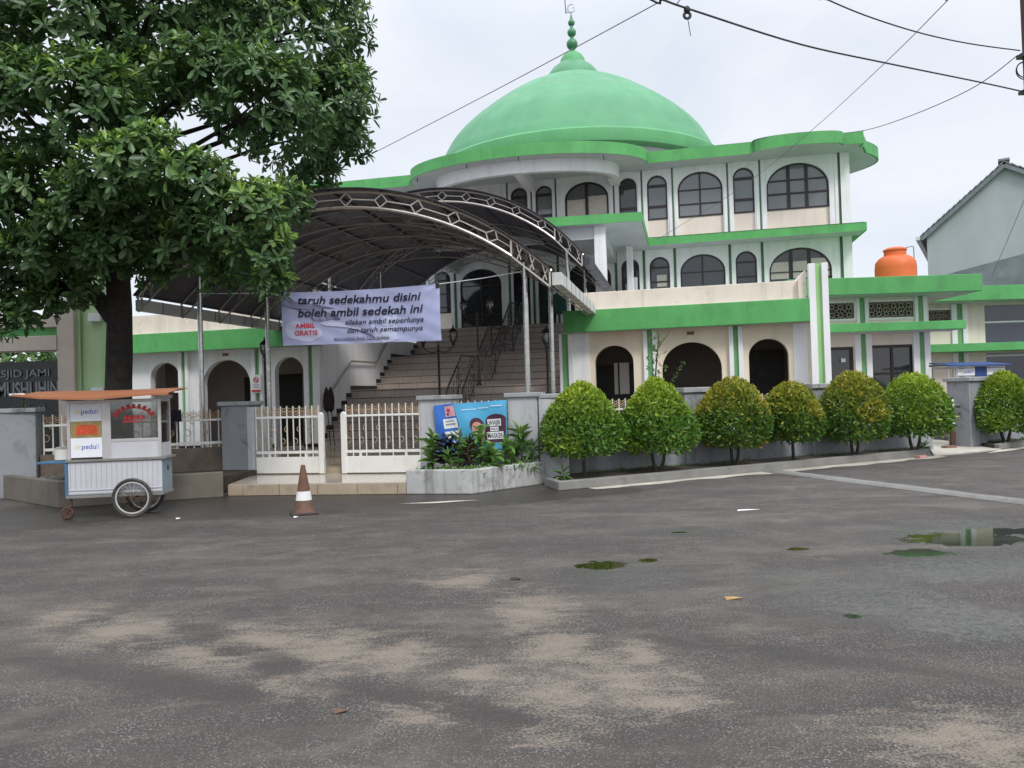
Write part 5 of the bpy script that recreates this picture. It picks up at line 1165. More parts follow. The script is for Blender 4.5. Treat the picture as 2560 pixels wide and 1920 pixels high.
# ------------------------------------------------------------------ food cart on the left
CA_ = math.radians(7)
cart = thing('food_cart', 'white street food cart with an orange sheet roof and spoked wheels, parked at the kerb', 'cart', (-6.41,10.98,0), CA_)
CW, CD = 1.31, .45
mb = MB(); mb.box(.03,CW-.0,.0,CD,.34,.81); body = mb.build('lower_cabinet', MT['cart_white'], cart, bevel=.008)
mb = MB(); 
for i in range(18): x = .06+.07*i; mb.box(x,x+.006,-.004,.003,.43,.80)
mb.box(.03,CW,-.010,.002,.355,.372); mb.box(.03,CW,-.010,.002,.405,.415)
mb.build('board_joint', MT['cart_joint'], body)
mb = MB(); mb.box(CW+.001,CW+.008,.01,CD-.01,.36,.80); mb.build('side_panel', MT['cart_blue'], cart); 
mb = MB(); mb.box(CW+.008,CW+.014,.22,.28,.64,.71); mb.build('latch', MT['black_iron'], cart)
mb = MB(); mb.box(-.012,.029,-.008,CD,.31,.81); mb.build('corner_strip', MT['cart_blue2'], cart, bevel=.006)
mb = MB(); mb.box(.0,CW+.02,-.012,CD+.01,.30,.338); mb.build('base_frame', MT['kerb'], cart, bevel=.005)
mb = MB(); mb.box(-.0,CW+.06,-.025,CD+.02,.815,.85); mb.build('counter_edge', MT['kerb'], cart, bevel=.006)
mb = MB(); mb.box(-.43,.0,.08,CD-.05,.80,.83); mb.build('side_shelf', MT['cart_blue2'], cart, bevel=.006)
# upper cabinet frame
Zt = 1.70
post = [(.05,.0),(.60,.0),(CW-.02,.0),(.05,CD-.03),(CW-.02,CD-.03)]
mb = MB()
for x, y in post: mb.box(x-.022,x+.022,y,y+.03,.85,Zt)
mb.box(.05,CW-.0,0.002,.028,Zt-.045,Zt-.001); mb.box(.05,CW,CD-.03,CD-.002,Zt-.045,Zt-.001); mb.box(.03,.07,.03,CD-.03,Zt-.045,Zt-.001); mb.box(CW-.04,CW-.0,.03,CD-.03,Zt-.045,Zt-.001)
mb.box(.62,CW-.04,.002,.028,1.085,1.13); mb.box(.05,CW,CD-.03,CD-.002,.86,.90)
mb.box(.5,.58,.003,.027,.85,Zt-.02)
mb.build('aluminium_frame', MT['alu'], cart, bevel=.004)
mb = MB(); mb.box(.62,CW-.04,.006,.024,.852,1.084); mb.box(CW-.028,CW-.008,.03,CD-.03,.852,1.05); mb.build('lower_panel', MT['cart_white'], cart)
mb = MB(); mb.box(.622,CW-.042,.010,.016,1.131,Zt-.046); gl_ = mb.build('front_glass', MT['clear'], cart)
mb = MB(); mb.box(CW-.02,CW-.014,.031,CD-.031,1.051,Zt-.046); mb.build('side_glass', MT['clear'], cart)
mb = MB(); mb.box(.072,CW-.045,CD-.022,CD-.016,.9,Zt-.046); mb.build('back_glass', MT['clear'], cart)
mb = MB()                                                            # red arched lettering on the front glass, too faded to read
for i in range(9):
    a = math.radians(150 - 15*i); x, z = .94+.26*math.cos(a), 1.36+.20*math.sin(a)
    u = (math.sin(a), -math.cos(a)); h = .075
    for k, w in ((0,.030),(.6,.02)):
        q = [(x-u[0]*w + math.cos(a)*h*k/1.4, z-u[1]*w+math.sin(a)*h*k/1.4), (x+u[0]*w+math.cos(a)*h*k/1.4, z+u[1]*w+math.sin(a)*h*k/1.4)]
        mb.slab([(q[0][0],.006,q[0][1]),(q[1][0],.006,q[1][1]),(q[1][0]+math.cos(a)*.035,.006,q[1][1]+math.sin(a)*.035),(q[0][0]+math.cos(a)*.035,.006,q[0][1]+math.sin(a)*.035)], (0,.002,0))
for i in range(5): mb.slab([(.80+.06*i,.006,1.40),(.845+.06*i,.006,1.40),(.845+.06*i,.006,1.465),(.80+.06*i,.006,1.455)], (0,.002,0))
mb.slab([(.78,.006,1.365),(1.02,.006,1.365),(1.02,.006,1.382),(.78,.006,1.382)], (0,.002,0))
mb.build('red_lettering', MT['flag_red'], gl_)
mb = MB(); mb.blob((1.05,.3,1.09),(.16,.12,.05),10,6,.05); mb.build('white_bundle', MT['paper'], cart, smooth=True)
for z0, z1, nm in ((1.40,Zt-.05,'white_sign_panel'),(.88,1.16,'white_sign_panel')):
    mb = MB(); mb.box(.075,.498,.006,.02,z0,z1); o = mb.build(nm, MT['sticker'], cart)
    zc = (z0+z1)/2 - .02
    for st_, m, x, w in (('dt','ink_yellow',.125,.095),('pedu','ink_blue',.225,.19),('li','ink_blue2',.42,.04)):
        t = MB(); text(t, st_, (x,.0045,zc), (1,0,0), (0,0,1), w, .07, .014); t.build('printed_words', MT[m], o)
mb = MB(); mb.box(.075,.498,.006,.02,1.162,1.398); o = mb.build('picture_panel', MT['sticker_ochre'], cart)
mb = MB(); 
for i in range(7): mb.slab([(.15+.04*i,.004,1.20+.01*(i%3)),(.20+.04*i,.004,1.20),(.20+.04*i,.004,1.345-.02*(abs(3-i)>2)),(.15+.04*i,.004,1.35-.02*(abs(3-i)>2))], (0,.002,0))
mb.build('printed_picture', MT['sticker_red'], o)
# roof: a bent sheet, low in front and high at the back
def roof(name, root, x0, x1, y0, y1, zf, zb, m, tip):
    mb = MB(); n = 14; v = []
    for i in range(n+1):
        t = i/n; x = x0+(x1-x0)*t
        cut = max(0, 1 - t/.2)
        yf = y0 + cut*tip; sag = .012*math.sin(t*9) - .02*math.sin(PI*t)
        v.append([(x, yf, zf+sag+cut*.05), (x, (yf+y1)/2, (zf+zb)/2+sag*.6+.01), (x, y1-cut*.04, zb+sag*.3)])
    for k in (0, -.016):
        mb.add([(p[0],p[1],p[2]+k) for r in v for p in r], [(i*3+j,i*3+j+1,(i+1)*3+j+1,(i+1)*3+j) for i in range(n) for j in range(2)])
    e = [r[0] for r in v]
    for i in range(n): mb.add([e[i],e[i+1],(e[i+1][0],e[i+1][1],e[i+1][2]-.03),(e[i][0],e[i][1],e[i][2]-.03)], [(0,1,2,3)])
    return mb.build(name, m, root)
roof('roof_sheet', cart, -.66, 1.52, -.30, CD+.24, 1.765, 1.855, MT['cart_roof'], .24)
boxes('roof_bearer', MT['alu'], cart, [(.03,.07,-.2,CD+.15,Zt,Zt+.05),(CW-.05,CW-.01,-.2,CD+.15,Zt,Zt+.05)])
boxes('roof_pole', MT['paper'], cart, [(-.70,-.50,-.06,-.03,1.80,1.825),(1.45,1.60,-.02,.01,1.77,1.795)])
def wheel(root, x, y, r):
    mb = MB(); mb.ring((x,y,r), r-.024, .024, 'y', 40, 8); o = mb.build('wheel', MT['rubber'], root, smooth=True)
    mb = MB(); mb.ring((x,y,r), r-.060, .013, 'y', 40, 6); mb.build('rim', MT['rim'], o, smooth=True)
    mb = MB()
    for i in range(20):
        a = 2*PI*i/20; q = a + (.5 if i % 2 else -.5); sy_ = .03*(1 if i%2 else -1)
        mb.bar((x+.03*math.cos(q),y+sy_,r+.03*math.sin(q)),(x+(r-.06)*math.cos(a),y,r+(r-.06)*math.sin(a)),.0045)
    mb.tube([(x,y-.05,r),(x,y+.05,r)], .026, 10); mb.build('spokes', MT['rust'], o)
wheel(cart, .92, -.075, .282); wheel(cart, .92, CD+.0, .282)
mb = MB(); mb.tube([(.92,-.1,.282),(.92,CD+.05,.282)], .014, 8); mb.bar((.92,.05,.28),(.92,.05,.34),.05); mb.build('axle', MT['rust'], cart)
mb = MB(); mb.ring((.0,.03,.095), .072, .024, 'y', 24, 8); mb.tube([(.0,.01,.095),(.0,.05,.095)], .055, 14); cw = mb.build('caster_wheel', MT['rust'], cart, smooth=True)
mb = MB(); mb.bar((0,-.005,.095),(.05,.01,.19),.02); mb.bar((0,.065,.095),(.05,.05,.19),.02); mb.bar((.05,.03,.18),(.05,.03,.31),.03); mb.build('caster_fork', MT['rust'], cw)
# pot on the cart's side shelf
cpt = lambda x, y, z: Vector((-6.41 + x*math.cos(CA_) - y*math.sin(CA_), 10.98 + x*math.sin(CA_) + y*math.cos(CA_), z))
p = cpt(-.13,.28,.83); pot = thing('cooking_pot', 'white enamel cooking pot on the side shelf of the white food cart', 'pot', p)
mb = MB(); mb.lathe([(.10,0),(.125,.02),(.13,.17),(.135,.175),(.12,.18)], (0,0,0), 20); mb.build('pot_body', MT['pot'], pot, smooth=True)
mb = MB(); mb.lathe([(.132,.181),(.10,.20),(.02,.215),(.02,.235)], (0,0,0), 20); mb.build('lid', MT['alu'], pot, smooth=True)
# dark cloth hung over the fence
mb = MB(); n = 10; cpos = M(-9.93,12.83,1.06)
vs = []
for j in range(9):
    for i in range(n+1): vs.append((-.21+.42*i/n, .012*math.sin(i*1.7+j*.4)+.01*j*.1, (.38 if i < 7 else .22)*(-j/8)+ .01*math.sin(i*2)))
mb.add(vs, [(j*(n+1)+i,j*(n+1)+i+1,(j+1)*(n+1)+i+1,(j+1)*(n+1)+i) for j in range(8) for i in range(n)])
ck = mb.build('black_cloth', MT['black_cloth'], None, smooth=True); q = M(-9.66,13.02,1.49); ck.location = q; ck.rotation_euler = (0,0,-A+math.radians(29))
sm = ck.modifiers.new('thickness','SOLIDIFY'); sm.thickness = .012
tag(ck, 'black cloth hung over the white railing right of the food cart', 'cloth')

# ------------------------------------------------------------------ traffic cone
cone = thing('traffic_cone', 'dirty orange traffic cone with one white band in front of the gate', 'cone', (-2.985,10.85,0), .35)
rc = lambda z: .135 - .105*(z-.04)/.65
mb = MB(); mb.box(-.185,.185,-.185,.185,0,.035); mb.build('cone_base', MT['cone_base'], cone, bevel=.012)
mb = MB(); mb.lathe([(.155,.035),(.15,.05),(rc(.06),.07),(rc(.36),.36),(rc(.64),.64),(.03,.69),(.018,.692)], (0,0,0), 28); cb_ = mb.build('cone_body', MT['cone_orange'], cone, smooth=True)
mb = MB(); mb.lathe([(rc(.20)+.003,.20),(rc(.325)+.003,.325)], (0,0,0), 28); mb.build('white_band', MT['cone_white'], cone, smooth=True)

# ------------------------------------------------------------------ sign wall and light green pylon at the far left
sw = thing('sign_wall', 'beige tiled gateway frame round a black granite name sign at the far left', 'sign', (-11.6,17.1,.3))
mb = MB(); mb.box(1.61,1.98,-.2,.3,-.3,3.66); mb.build('post', MT['beige_tile'], sw, bevel=.01)
mb = MB(); mb.box(-3.4,-3.0,-.2,.3,-.3,3.4); mb.build('post', MT['beige_tile'], sw, bevel=.01)
mb = MB(); mb.box(-3.0,1.609,-.22,.25,2.58,2.90); mb.build('lower_beam', MT['beige_tile'], sw, bevel=.01)
mb = MB(); mb.box(-3.0,1.609,-.10,.2,3.1,3.36); mb.build('upper_beam', MT['beige_tile'], sw, bevel=.01)
mb = MB(); mb.box(-3.0,1.609,.0,.1,2.90,3.1); mb.build('green_band', MT['green'], sw)
mb = MB(); mb.box(-3.0,1.605,.02,.10,-.1,2.36); gr_ = mb.build('granite_panel', MT['granite'], sw)
mb = MB(); mb.box(-.2,-.08,.3,.4,2.36,2.6); mb.build('strut', MT['rust'], sw)
def letters(s, x0, z, w, h, bold=.01, ext=.03):
    mb = MB(); text(mb, s, (x0,.02-ext,z), (1,0,0), (0,0,1), w, h, bold)
    fr = len(mb.v); vs = list(mb.v); fs = list(mb.f); mb.add([(p[0],p[1]+ext,p[2]) for p in vs], [])
    ec = {}
    for f in fs:
        for a, b in zip(f, f[1:]+f[:1]): ec[(a,b)] = ec.get((a,b),0)+1
    for (a,b) in ec:
        if (b,a) not in ec: mb.f.append((a,b,b+fr,a+fr))
    mb.build('raised_letters', MT['letters'], gr_)
letters('MASJID JAMI', -.16, 2.02, 1.47, .16)
letters('AL - MUSHLIHIN', -.42, 1.60, 1.93, .30, .03)
letters('KEL.', 1.06, 1.30, .18, .09); letters('SU', .70, 1.30, .15, .09)
py = thing('pylon', 'tall pale green masonry pylon between the name sign and the tree trunk', 'pylon', (-9.2,17.4,.3))
mb = MB(); mb.prism([(-.42,-.35),(.36,-.35),(.36,.5),(-.42,.5)], -.3, 5.1, [(-.36,-.3),(.28,-.3),(.28,.45),(-.36,.45)]); mb.build('shaft', MT['pylon'], py, bevel=.02)
boxes('corner_rib', MT['pylon'], py, [(-.46,-.34,-.40,-.352,-.3,4.4),(.30,.40,-.40,-.352,-.3,4.4)], .01)
mb = MB(); mb.box(-.14,.12,-.42,-.353,3.2,3.38); mb.build('white_plate', MT['poster_white'], py); 
mb = MB(); mb.box(-.12,.16,-.42,-.353,1.65,1.73); mb.build('white_ledge', MT['poster_white'], py)
def far_tree(label, x, y, z0, h, r, n):
    root = thing('tree', label, 'tree', (x,y,0), 0, None, (x,y,0))
    mb = MB(); mb.tube([(x,y,0),(x+.05,y,z0),(x,y,z0+h*.5)], [.14,.1,.04], 8); mb.build('trunk', MT['bark'], root)
    v = sphere_pts(n); C = np.array([[x,y,z0+h/2]]) + v*np.array([[r,r*.8,h/2]])*RNG.uniform(.5,1.05,(n,1))*(1+.2*np.sin(v[:,0:1]*7+v[:,2:3]*5))
    B, D, Nn, Ls, Ws, T = whorls(C, v+np.array([[0,0,.5]]), 6, .22, .38, .35, (-10,50), .5)
    leaf_obj('crown', B, D, Nn, Ls, Ws, T, LEAF_FAR, root)
far_tree('bright green tree seen above the black name sign', -14.6, 22.5, 1.2, 3.0, 2.0, 420)
far_tree('small pale tree rising above the beige gateway beam', -14.2, 26.0, 3.2, 2.6, 1.0, 170)

# ------------------------------------------------------------------ annex buildings on the right
an = thing('annex_building', 'low cream building with green flat eaves and patterned vent blocks, right of the mosque', 'building', (9.5,21.3,0), 0, None, (0,0,0)); an.location = (0,0,0)
WY = 21.3
def wall_holes(root, name, m, x0, x1, z0, z1, y, holes, dep=.2):
    xs = sorted({x0,x1,*[h[0] for h in holes],*[h[1] for h in holes]}); zs = sorted({z0,z1,*[h[2] for h in holes],*[h[3] for h in holes]}); mb = MB()
    for a, b in zip(xs, xs[1:]):
        for c, d in zip(zs, zs[1:]):
            if not any(h[0] <= a and b <= h[1] and h[2] <= c and d <= h[3] for h in holes): mb.add([(a,y,c),(b,y,c),(b,y,d),(a,y,d)], [(0,1,2,3)])
    for h in holes:
        a, b, c, d = h; mb.add([(a,y,c),(b,y,c),(b,y,d),(a,y,d),(a,y+dep,c),(b,y+dep,c),(b,y+dep,d),(a,y+dep,d)], [(0,1,5,4),(1,2,6,5),(2,3,7,6),(3,0,4,7)])
    return mb.build(name, m, root)
V = [(8.6,9.55,3.40,3.84),(9.96,11.2,3.40,3.84)]
wall_holes(an, 'front_wall', MT['cream'], 7.5, 11.62, 0, 4.0, WY, V + [(8.5,9.5,.12,2.62),(9.96,11.2,1.05,2.64)])
boxes('wall', MT['cream'], an, [(11.42,11.6,WY+.21,27,0,3.97),(7.5,7.7,WY+.21,27,0,3.97)])
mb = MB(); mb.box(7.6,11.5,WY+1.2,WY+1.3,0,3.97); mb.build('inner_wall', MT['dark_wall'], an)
mb = MB(); mb.box(7.45,12.66,20.5,27,3.975,4.43); mb.build('roof_eave', MT['green'], an, bevel=.01)
mb = MB(); mb.box(7.5,12.6,20.55,27,3.965,3.972); mb.build('soffit', MT['soffit'], an)
mb = MB(); mb.box(7.45,12.18,20.5,21.295,2.975,3.205); mb.build('canopy_eave', MT['green'], an, bevel=.008)
mb = MB(); mb.box(7.5,12.12,20.55,21.29,2.965,2.972); mb.build('soffit', MT['soffit'], an)
def vent(root, h, y):
    mb = MB(); x0, x1, z0, z1 = h; w = (z1-z0)/2; n = round((x1-x0)/w); w2 = (x1-x0)/n
    for i in range(n):
        for j in range(2):
            cx, cz = x0+w2*(i+.5), z0+w*(j+.5)
            mb.ring((cx,y+.05,cz), .052, .013, 'y', 10, 4)
            for k in range(4):
                a = PI/4+PI/2*k; ca, sa = math.cos(a), math.sin(a)
                mb.bar((cx+.06*ca,y+.05,cz+.06*sa),(cx+w2*.68*ca,y+.05,cz+w*.68*sa),.022,.05,(0,1,0))
                b = PI/2*k; mb.bar((cx+.06*math.cos(b),y+.05,cz+.06*math.sin(b)),(cx+w2*.5*math.cos(b),y+.05,cz+w*.5*math.sin(b)),.018,.05,(0,1,0))
            for q in (-1,1): mb.bar((cx+q*w2*.5,y+.05,cz-w*.5),(cx+q*w2*.5,y+.05,cz+w*.5),.014,.05,(0,1,0))
            mb.bar((cx-w2*.5,y+.05,cz-w*.5),(cx+w2*.5,y+.05,cz-w*.5),.014,.05,(0,1,0)); mb.bar((cx-w2*.5,y+.05,cz+w*.5),(cx+w2*.5,y+.05,cz+w*.5),.014,.05,(0,1,0))
    o = mb.build('vent_block', MT['vent'], root)
    f = MB()
    for a, b, c, d in ((x0-.06,x1+.06,z1,z1+.06),(x0-.06,x1+.06,z0-.06,z0),(x0-.06,x0,z0,z1),(x1,x1+.06,z0,z1)): f.box(a,b,y-.02,y+.06,c,d)
    f.build('vent_frame', MT['white'], o)
    k = MB(); k.box(x0,x1,y+.19,y+.2,z0,z1); k.build('dark_backing', MT['dark_door'], o)
for h in V: vent(an, h, WY)
def frame_win(root, x0, x1, z0, z1, y, nx, nz):
    mb = MB(); t = .08
    for a, b, c, d in ((x0,x1,z1-t,z1),(x0,x1,z0,z0+t),(x0,x0+t,z0+t,z1-t),(x1-t,x1,z0+t,z1-t)): mb.box(a,b,y+.03,y+.1,c,d)
    for i in range(1,nx): x = x0+(x1-x0)*i/nx; mb.box(x-.035,x+.035,y+.035,y+.095,z0+t-.01,z1-t+.01)
    for i in range(1,nz): z = z0+(z1-z0)*i/nz; mb.box(x0+t-.01,x1-t+.01,y+.04,y+.09,z-.035,z+.035)
    o = mb.build('window', MT['frame'], root); p = MB(); p.box(x0+.02,x1-.02,y+.065,y+.075,z0+.02,z1-.02); p.build('pane', MT['pane_dark'], o); return o
frame_win(an, 9.96,11.2,1.05,2.64,WY,2,2)
dr = frame_win(an, 8.5,9.5,.12,2.62,WY,1,1); mb = MB(); mb.box(9.15,9.28,WY+.02,WY+.03,2.2,2.3); mb.build('paper_notice', MT['paper'], dr)
for x in (9.69,11.31):
    mb = MB(); mb.box(x-.17,x-.002,WY-.06,WY+.02,0,2.96); mb.box(x+.142,x+.3,WY-.06,WY+.02,0,2.96); o = mb.build('pilaster', MT['white'], an); mb = MB(); mb.box(x,x+.14,WY-.02,WY+.03,0,2.96); mb.build('stripe', MT['green_stripe'], o)
    mb = MB(); mb.box(x-.09,x-.002,WY-.06,WY+.02,3.21,3.96); mb.box(x+.142,x+.24,WY-.06,WY+.02,3.21,3.96); o = mb.build('pilaster', MT['white'], an); mb = MB(); mb.box(x,x+.14,WY-.02,WY+.03,3.21,3.96); mb.build('stripe', MT['green_stripe'], o)
a2 = thing('annex_building', 'second low cream building with green eaves and dark blue glass at the right edge', 'building', (0,0,0)); W2 = 23.9
V2_ = (12.45,13.75,3.42,3.80)
wall_holes(a2, 'front_wall', MT['cream'], 11.65, 21, 0, 4.0, W2, [V2_, (14.78,18,.9,2.42), (14.78,18,2.72,3.9)])
vent(a2, V2_, W2)
mb = MB(); mb.box(11.65,21,23.1,30,3.985,4.42); mb.build('roof_eave', MT['green'], a2, bevel=.01)
mb = MB(); mb.box(11.7,20.9,23.15,30,3.975,3.982); mb.build('soffit', MT['soffit'], a2)
mb = MB(); mb.box(11.65,21,23.1,23.89,2.46,2.70); mb.build('canopy_eave', MT['green'], a2, bevel=.008)
for z0, z1 in ((.9,2.42),(2.72,3.9)):
    mb = MB(); mb.box(14.78,18,W2+.05,W2+.06,z0,z1); o = mb.build('window', MT['blue_dark'], a2)
    zz = [1.35, 2.3] if z0 < 2 else [3.35]
    for z in zz: mb = MB(); mb.box(14.78,18,W2+.03,W2+.049,z,z+.05); mb.build('window_bar', MT['poster_white'], o)
for z0, z1 in ((0,2.45),(2.71,3.97)):
    mb = MB(); mb.box(13.72,13.885,W2-.06,W2+.02,z0,z1); mb.box(14.065,14.22,W2-.06,W2+.02,z0,z1); o = mb.build('pilaster', MT['white'], a2); mb = MB(); mb.box(13.887,14.063,W2-.02,W2+.03,z0,z1); mb.build('stripe', MT['green_stripe'], o)
tk = thing('water_tank', 'orange plastic water tank on the flat green edged roof', 'tank', (12.72,25.2,4.43))
mb = MB(); mb.lathe([(.62,0),(.63,.3),(.635,.33),(.625,.36),(.63,.9),(.61,1.10),(.50,1.24),(.34,1.33)], (0,0,0), 36); mb.build('tank_body', MT['tank'], tk, smooth=True)
mb = MB(); mb.lathe([(.34,1.33),(.33,1.46),(.36,1.47),(.36,1.52),(.25,1.58),(.05,1.60)], (0,0,0), 28); mb.build('lid', MT['tank'], tk, smooth=True)
mb = MB(); mb.tube([(.2,0,1.55),(.58,0,1.62),(.62,0,1.60),(.64,0,0)], .014, 6); mb.build('pipe', MT['cable_grey'], tk)
# grey house with the sheet roof
ho = thing('house', 'plain grey rendered house with a sloping sheet roof beyond the annex', 'house', (0,0,0))
ho.location = (18.05,33,0); ho.rotation_euler = (0,0,math.radians(-32)); ORI[ho.name] = (0,0,0)
mb = MB(); mb.slab([(0,0,0),(0,0,7.95),(2.89,0,10.38),(6.4,0,8.3),(6.4,0,0)], (0,9,0)); mb.build('wall', MT['house_wall'], ho)
mb = MB(); mb.slab([(.004,-.012,0),(.004,-.012,5.75),(.1,-.012,6.0),(2.6,-.012,6.5),(6.39,-.012,7.2),(6.39,-.012,0)], (0,.014,0)); mb.build('lower_render', MT['house_low'], ho)
mb = MB()
for (xa,za),(xb,zb_),dn in (((-.28,7.75),(2.89,10.44),1),((2.89,10.44),(6.9,8.06),0)):
    m_ = 16
    for i in range(m_):
        t0, t1 = i/m_, (i+1)/m_; lo, hi_ = (0,.045) if dn else (.045,0)
        mb.slab([(xa+(xb-xa)*t0,-.25,za+(zb_-za)*t0+lo),(xa+(xb-xa)*t1,-.25,za+(zb_-za)*t1+hi_),(xa+(xb-xa)*t1,-.25,za+(zb_-za)*t1+hi_+.05),(xa+(xb-xa)*t0,-.25,za+(zb_-za)*t0+lo+.05)], (0,9.5,0))
mb.build('roof', MT['asbestos'], ho)
mb = MB(); mb.bar((2.89,-.27,10.56),(2.89,9.3,10.56),.4,.08); mb.build('ridge_cap', MT['asbestos'], ho)
mb = MB(); mb.bar((-.2,-.2,7.70),(2.89,-.2,10.33),.05,.16); mb.bar((2.89,-.2,10.33),(6.85,-.2,7.98),.05,.16); mb.build('barge_board', MT['house_low'], ho)
mb = MB(); mb.bar((-.32,-.3,7.74),(-.32,9.3,7.74),.16,.14); mb.build('gutter', MT['gutter'], ho)

# ------------------------------------------------------------------ second cart behind the right fence
c2t = thing('food_cart', 'food cart with a dark blue cloth roof behind the right fence', 'cart', (11.35,20.0,.12), math.radians(3))
mb = MB(); mb.box(0,1.55,0,.7,.35,1.0); mb.build('lower_cabinet', MT['cart_white'], c2t, bevel=.01)
mb = MB()
for x, y in ((.0,0),(.22,0),(1.52,0),(0,.67),(1.52,.67)): mb.box(x,x+.03,y,y+.03,1.0,1.83)
mb.box(0,1.55,.0,.03,1.79,1.83); mb.box(0,1.55,.67,.70,1.79,1.83); mb.box(0,.03,.03,.67,1.79,1.83); mb.box(1.52,1.55,.03,.67,1.79,1.83)
mb.build('aluminium_frame', MT['alu'], c2t)
mb = MB(); mb.box(.26,1.5,.012,.018,1.0,1.6); mb.build('front_glass', MT['clear'], c2t)
for x in (.26,1.06):
    mb = MB(); mb.box(x,x+.46,-.012,.0,1.60,1.77); o = mb.build('white_sign_panel', MT['sticker'], c2t)
    for st_, m, xx, w in (('dt','ink_yellow',.05,.10),('pedu','ink_blue',.17,.18),('li','ink_blue2',.36,.05)):
        t = MB(); text(t, st_, (x+xx,-.0135,1.655), (1,0,0), (0,0,1), w, .07, .01); t.build('printed_words', MT[m], o)
mb = MB(); mb.slab([(-.02,-.16,1.84),(1.62,-.16,1.83),(1.60,.8,1.93),(.0,.8,1.94)], (0,0,.03)); mb.box(.74,1.04,-.02,.0,1.56,1.82); mb.build('cloth_roof', MT['cart_canopy'], c2t)
mb = MB(); mb.tube([(-.42,.1,1.87),(.0,.12,1.90)], .028, 8); mb.build('rolled_cloth', MT['black_iron'], c2t)
mb = MB(); mb.ring((.8,-.02,.3),.27,.025,'y',30,6); mb.build('wheel', MT['rubber'], c2t)
mb = MB(); mb.box(.7,.95,.3,.5,1.0,1.2); mb.box(1.2,1.3,.3,.5,1.0,1.25); mb.build('red_tin', MT['flag_red'], c2t)

# ------------------------------------------------------------------ pole and overhead cables
po = thing('utility_pole', 'dark brown utility pole at the right edge of the photo', 'pole', (11.66,17.0,0))
mb = MB(); mb.tube([(.06,0,0),(.06,0,6.4),(.03,0,10.6)], [.13,.11,.10], 14); mb.build('shaft', MT['pole'], po, smooth=True)
mb = MB(); mb.ring((-.12,-.1,8.42),.17,.014,'y',24,5); mb.ring((-.10,-.08,8.40),.19,.012,'y',24,5); mb.build('cable_coil', MT['cable'], po)
boxes('clamp', MT['black_iron'], po, [(-.16,.16,-.14,.1,8.72,8.8),(-.13,.19,-.14,.12,7.93,8.0)])
def cable(label, pts, r, m='cable', sag=.0):
    P_ = [Vector(p) for p in pts]; o = []
    for i in range(len(P_)-1):                                       # Catmull-Rom through the points
        a, b, c, d = P_[max(i-1,0)], P_[i], P_[i+1], P_[min(i+2,len(P_)-1)]
        for k in range(6):
            t = k/6; o.append(.5*((2*b)+(c-a)*t+(2*a-5*b+4*c-d)*t*t+(3*b-a-3*c+d)*t**3))
    o.append(P_[-1]); mb = MB(); mb.tube([tuple(p) for p in o], r, 6)
    return tag(mb.build('overhead_cable', MT[m], None, smooth=True), label, 'cable', 'overhead cables')
k1 = cable('thick black cable running from the pole to the top middle of the sky', [(11.52,17.0,7.98),(10.11,16.2,7.90),(7.28,14.5,7.66),(5.08,13.0,7.40),(2.87,11.2,7.13),(2.26,10.6,7.01),(1.63,10.0,6.93),(-3.5,4.5,6.95),(-12,-4,7.6)], .015)
cable('thin black cable meeting the pole highest, near the top right corner', [(11.53,17.0,8.89),(9.85,16.0,8.63),(8.3,15.0,8.42),(6.81,14.0,8.29),(5.68,13.2,8.24),(4.48,12.0,8.01),(-2,6,8.1),(-12,-2,8.7)], .013)
cable('thin grey wire slanting down from the sky across the right facade', [(6.5,3.0,7.2),(7.37,12.0,7.89),(7.51,12.8,7.98),(8.04,16.0,8.31),(9.66,24.0,9.59),(8.41,27.5,8.74),(5.71,29.5,7.35)], .008, 'cable_grey')
cable('sagging thin wire from the pole to the corner of the mosque roof', [(11.48,17.0,8.79),(11.14,18.0,8.51),(10.89,20.0,8.64),(11.06,23.0,9.24),(12.43,28.0,10.77)], .010)
cable('thin grey wire passing behind the tree and below the finial', [(2.5,10.78,7.04),(2.71,11.0,7.41),(2.56,12.0,7.72),(1.46,15.0,8.37),(-.54,18.0,8.59),(-4.17,22.0,8.46)], .009, 'cable_grey')
cable('short thin wire in front of the grey house wall', [(13.98,20.0,7.49),(14.87,22.0,6.71),(16.38,26.0,5.09)], .008, 'cable_grey')
mb = MB(); mb.ring((2.70,11.05,7.0),.045,.022,'y',16,6); mb.blob((2.70,11.05,7.08),(.05,.05,.06),8,5,0); mb.tube([(2.71,11.05,6.93),(2.74,11.05,6.70)],.006,5)
tag(mb.build('cable_clamp', MT['cable'], None, smooth=True), 'black coiled clamp hanging on the thick cable', 'clamp')

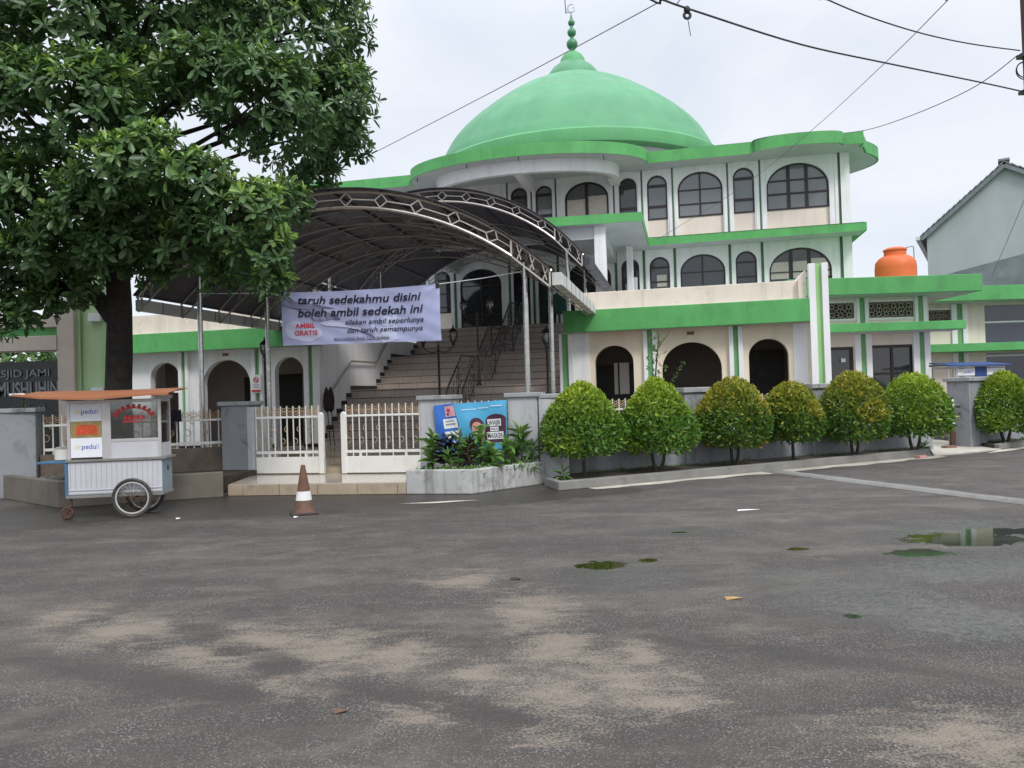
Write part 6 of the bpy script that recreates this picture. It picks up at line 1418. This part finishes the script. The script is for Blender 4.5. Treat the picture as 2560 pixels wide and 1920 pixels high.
# ------------------------------------------------------------------ litter on the road
def scrap(label, name, cat, x, y, w, l, m, rot, group=None, z=.0):
    mb = MB(); mb.add([(-w/2,-l/2,.004),(w/2,-l/2,.012),(w/2*.8,l/2,.005),(-w/2*.9,l/2,.016),(0,0,.02)], [(0,1,4),(1,2,4),(2,3,4),(3,0,4)])
    o = mb.build(name, MT[m], None); o.location = (x,y,z); o.rotation_euler = (0,0,rot); sm = o.modifiers.new('thickness','SOLIDIFY'); sm.thickness = .003
    tag(o, label, cat, group)
scrap('flat dry tan leaf on the wet asphalt in the right foreground', 'dry_leaf', 'leaf', 1.62, 5.83, .13, .05, 'tan_leaf', .2)
scrap('dry brown leaf on the asphalt in the near left foreground', 'dry_leaf', 'leaf', -.93, 3.95, .07, .035, 'cone_orange', .3)
scrap('dark rotten leaf between the cone and the small puddle', 'dry_leaf', 'leaf', -.02, 6.65, .09, .05, 'soil', .1)
scrap('white paper scrap on the asphalt right of the cone', 'paper_scrap', 'litter', -3.02, 10.55, .06, .05, 'paper', .5)
scrap('white paper scrap beside the right wheel of the food cart', 'paper_scrap', 'litter', -4.72, 10.75, .06, .05, 'paper', .5)
scrap('white paper scrap on the soil by the third shrub of the row', 'paper_scrap', 'litter', 6.3, 15.25, .16, .1, 'paper', .5, None, .12)
scrap('white stick lying on the asphalt right of centre', 'paper_scrap', 'litter', 3.0, 9.95, .30, .025, 'paper', .1)
scrap('white plastic scrap at the foot of the driveway pillar', 'paper_scrap', 'litter', 11.55, 18.05, .2, .12, 'paper', .4, None, .11)
mb = MB(); mb.box(-.12,.12,-.06,.06,0,.055); o = mb.build('brick', MT['pink'], None, bevel=.008); o.location = (8.45,16.0,.006); o.rotation_euler = (0,0,.5); tag(o, 'pink brick lying on the road edge near the driveway', 'brick')
mb = MB(); mb.box(-.16,.16,-.07,.07,0,.05); o = mb.build('brick', MT['plaque'], None, bevel=.008); o.location = (10.15,17.95,.03); o.rotation_euler = (0,0,.3); tag(o, 'flat brown brick at the foot of the rusty gate post', 'brick')
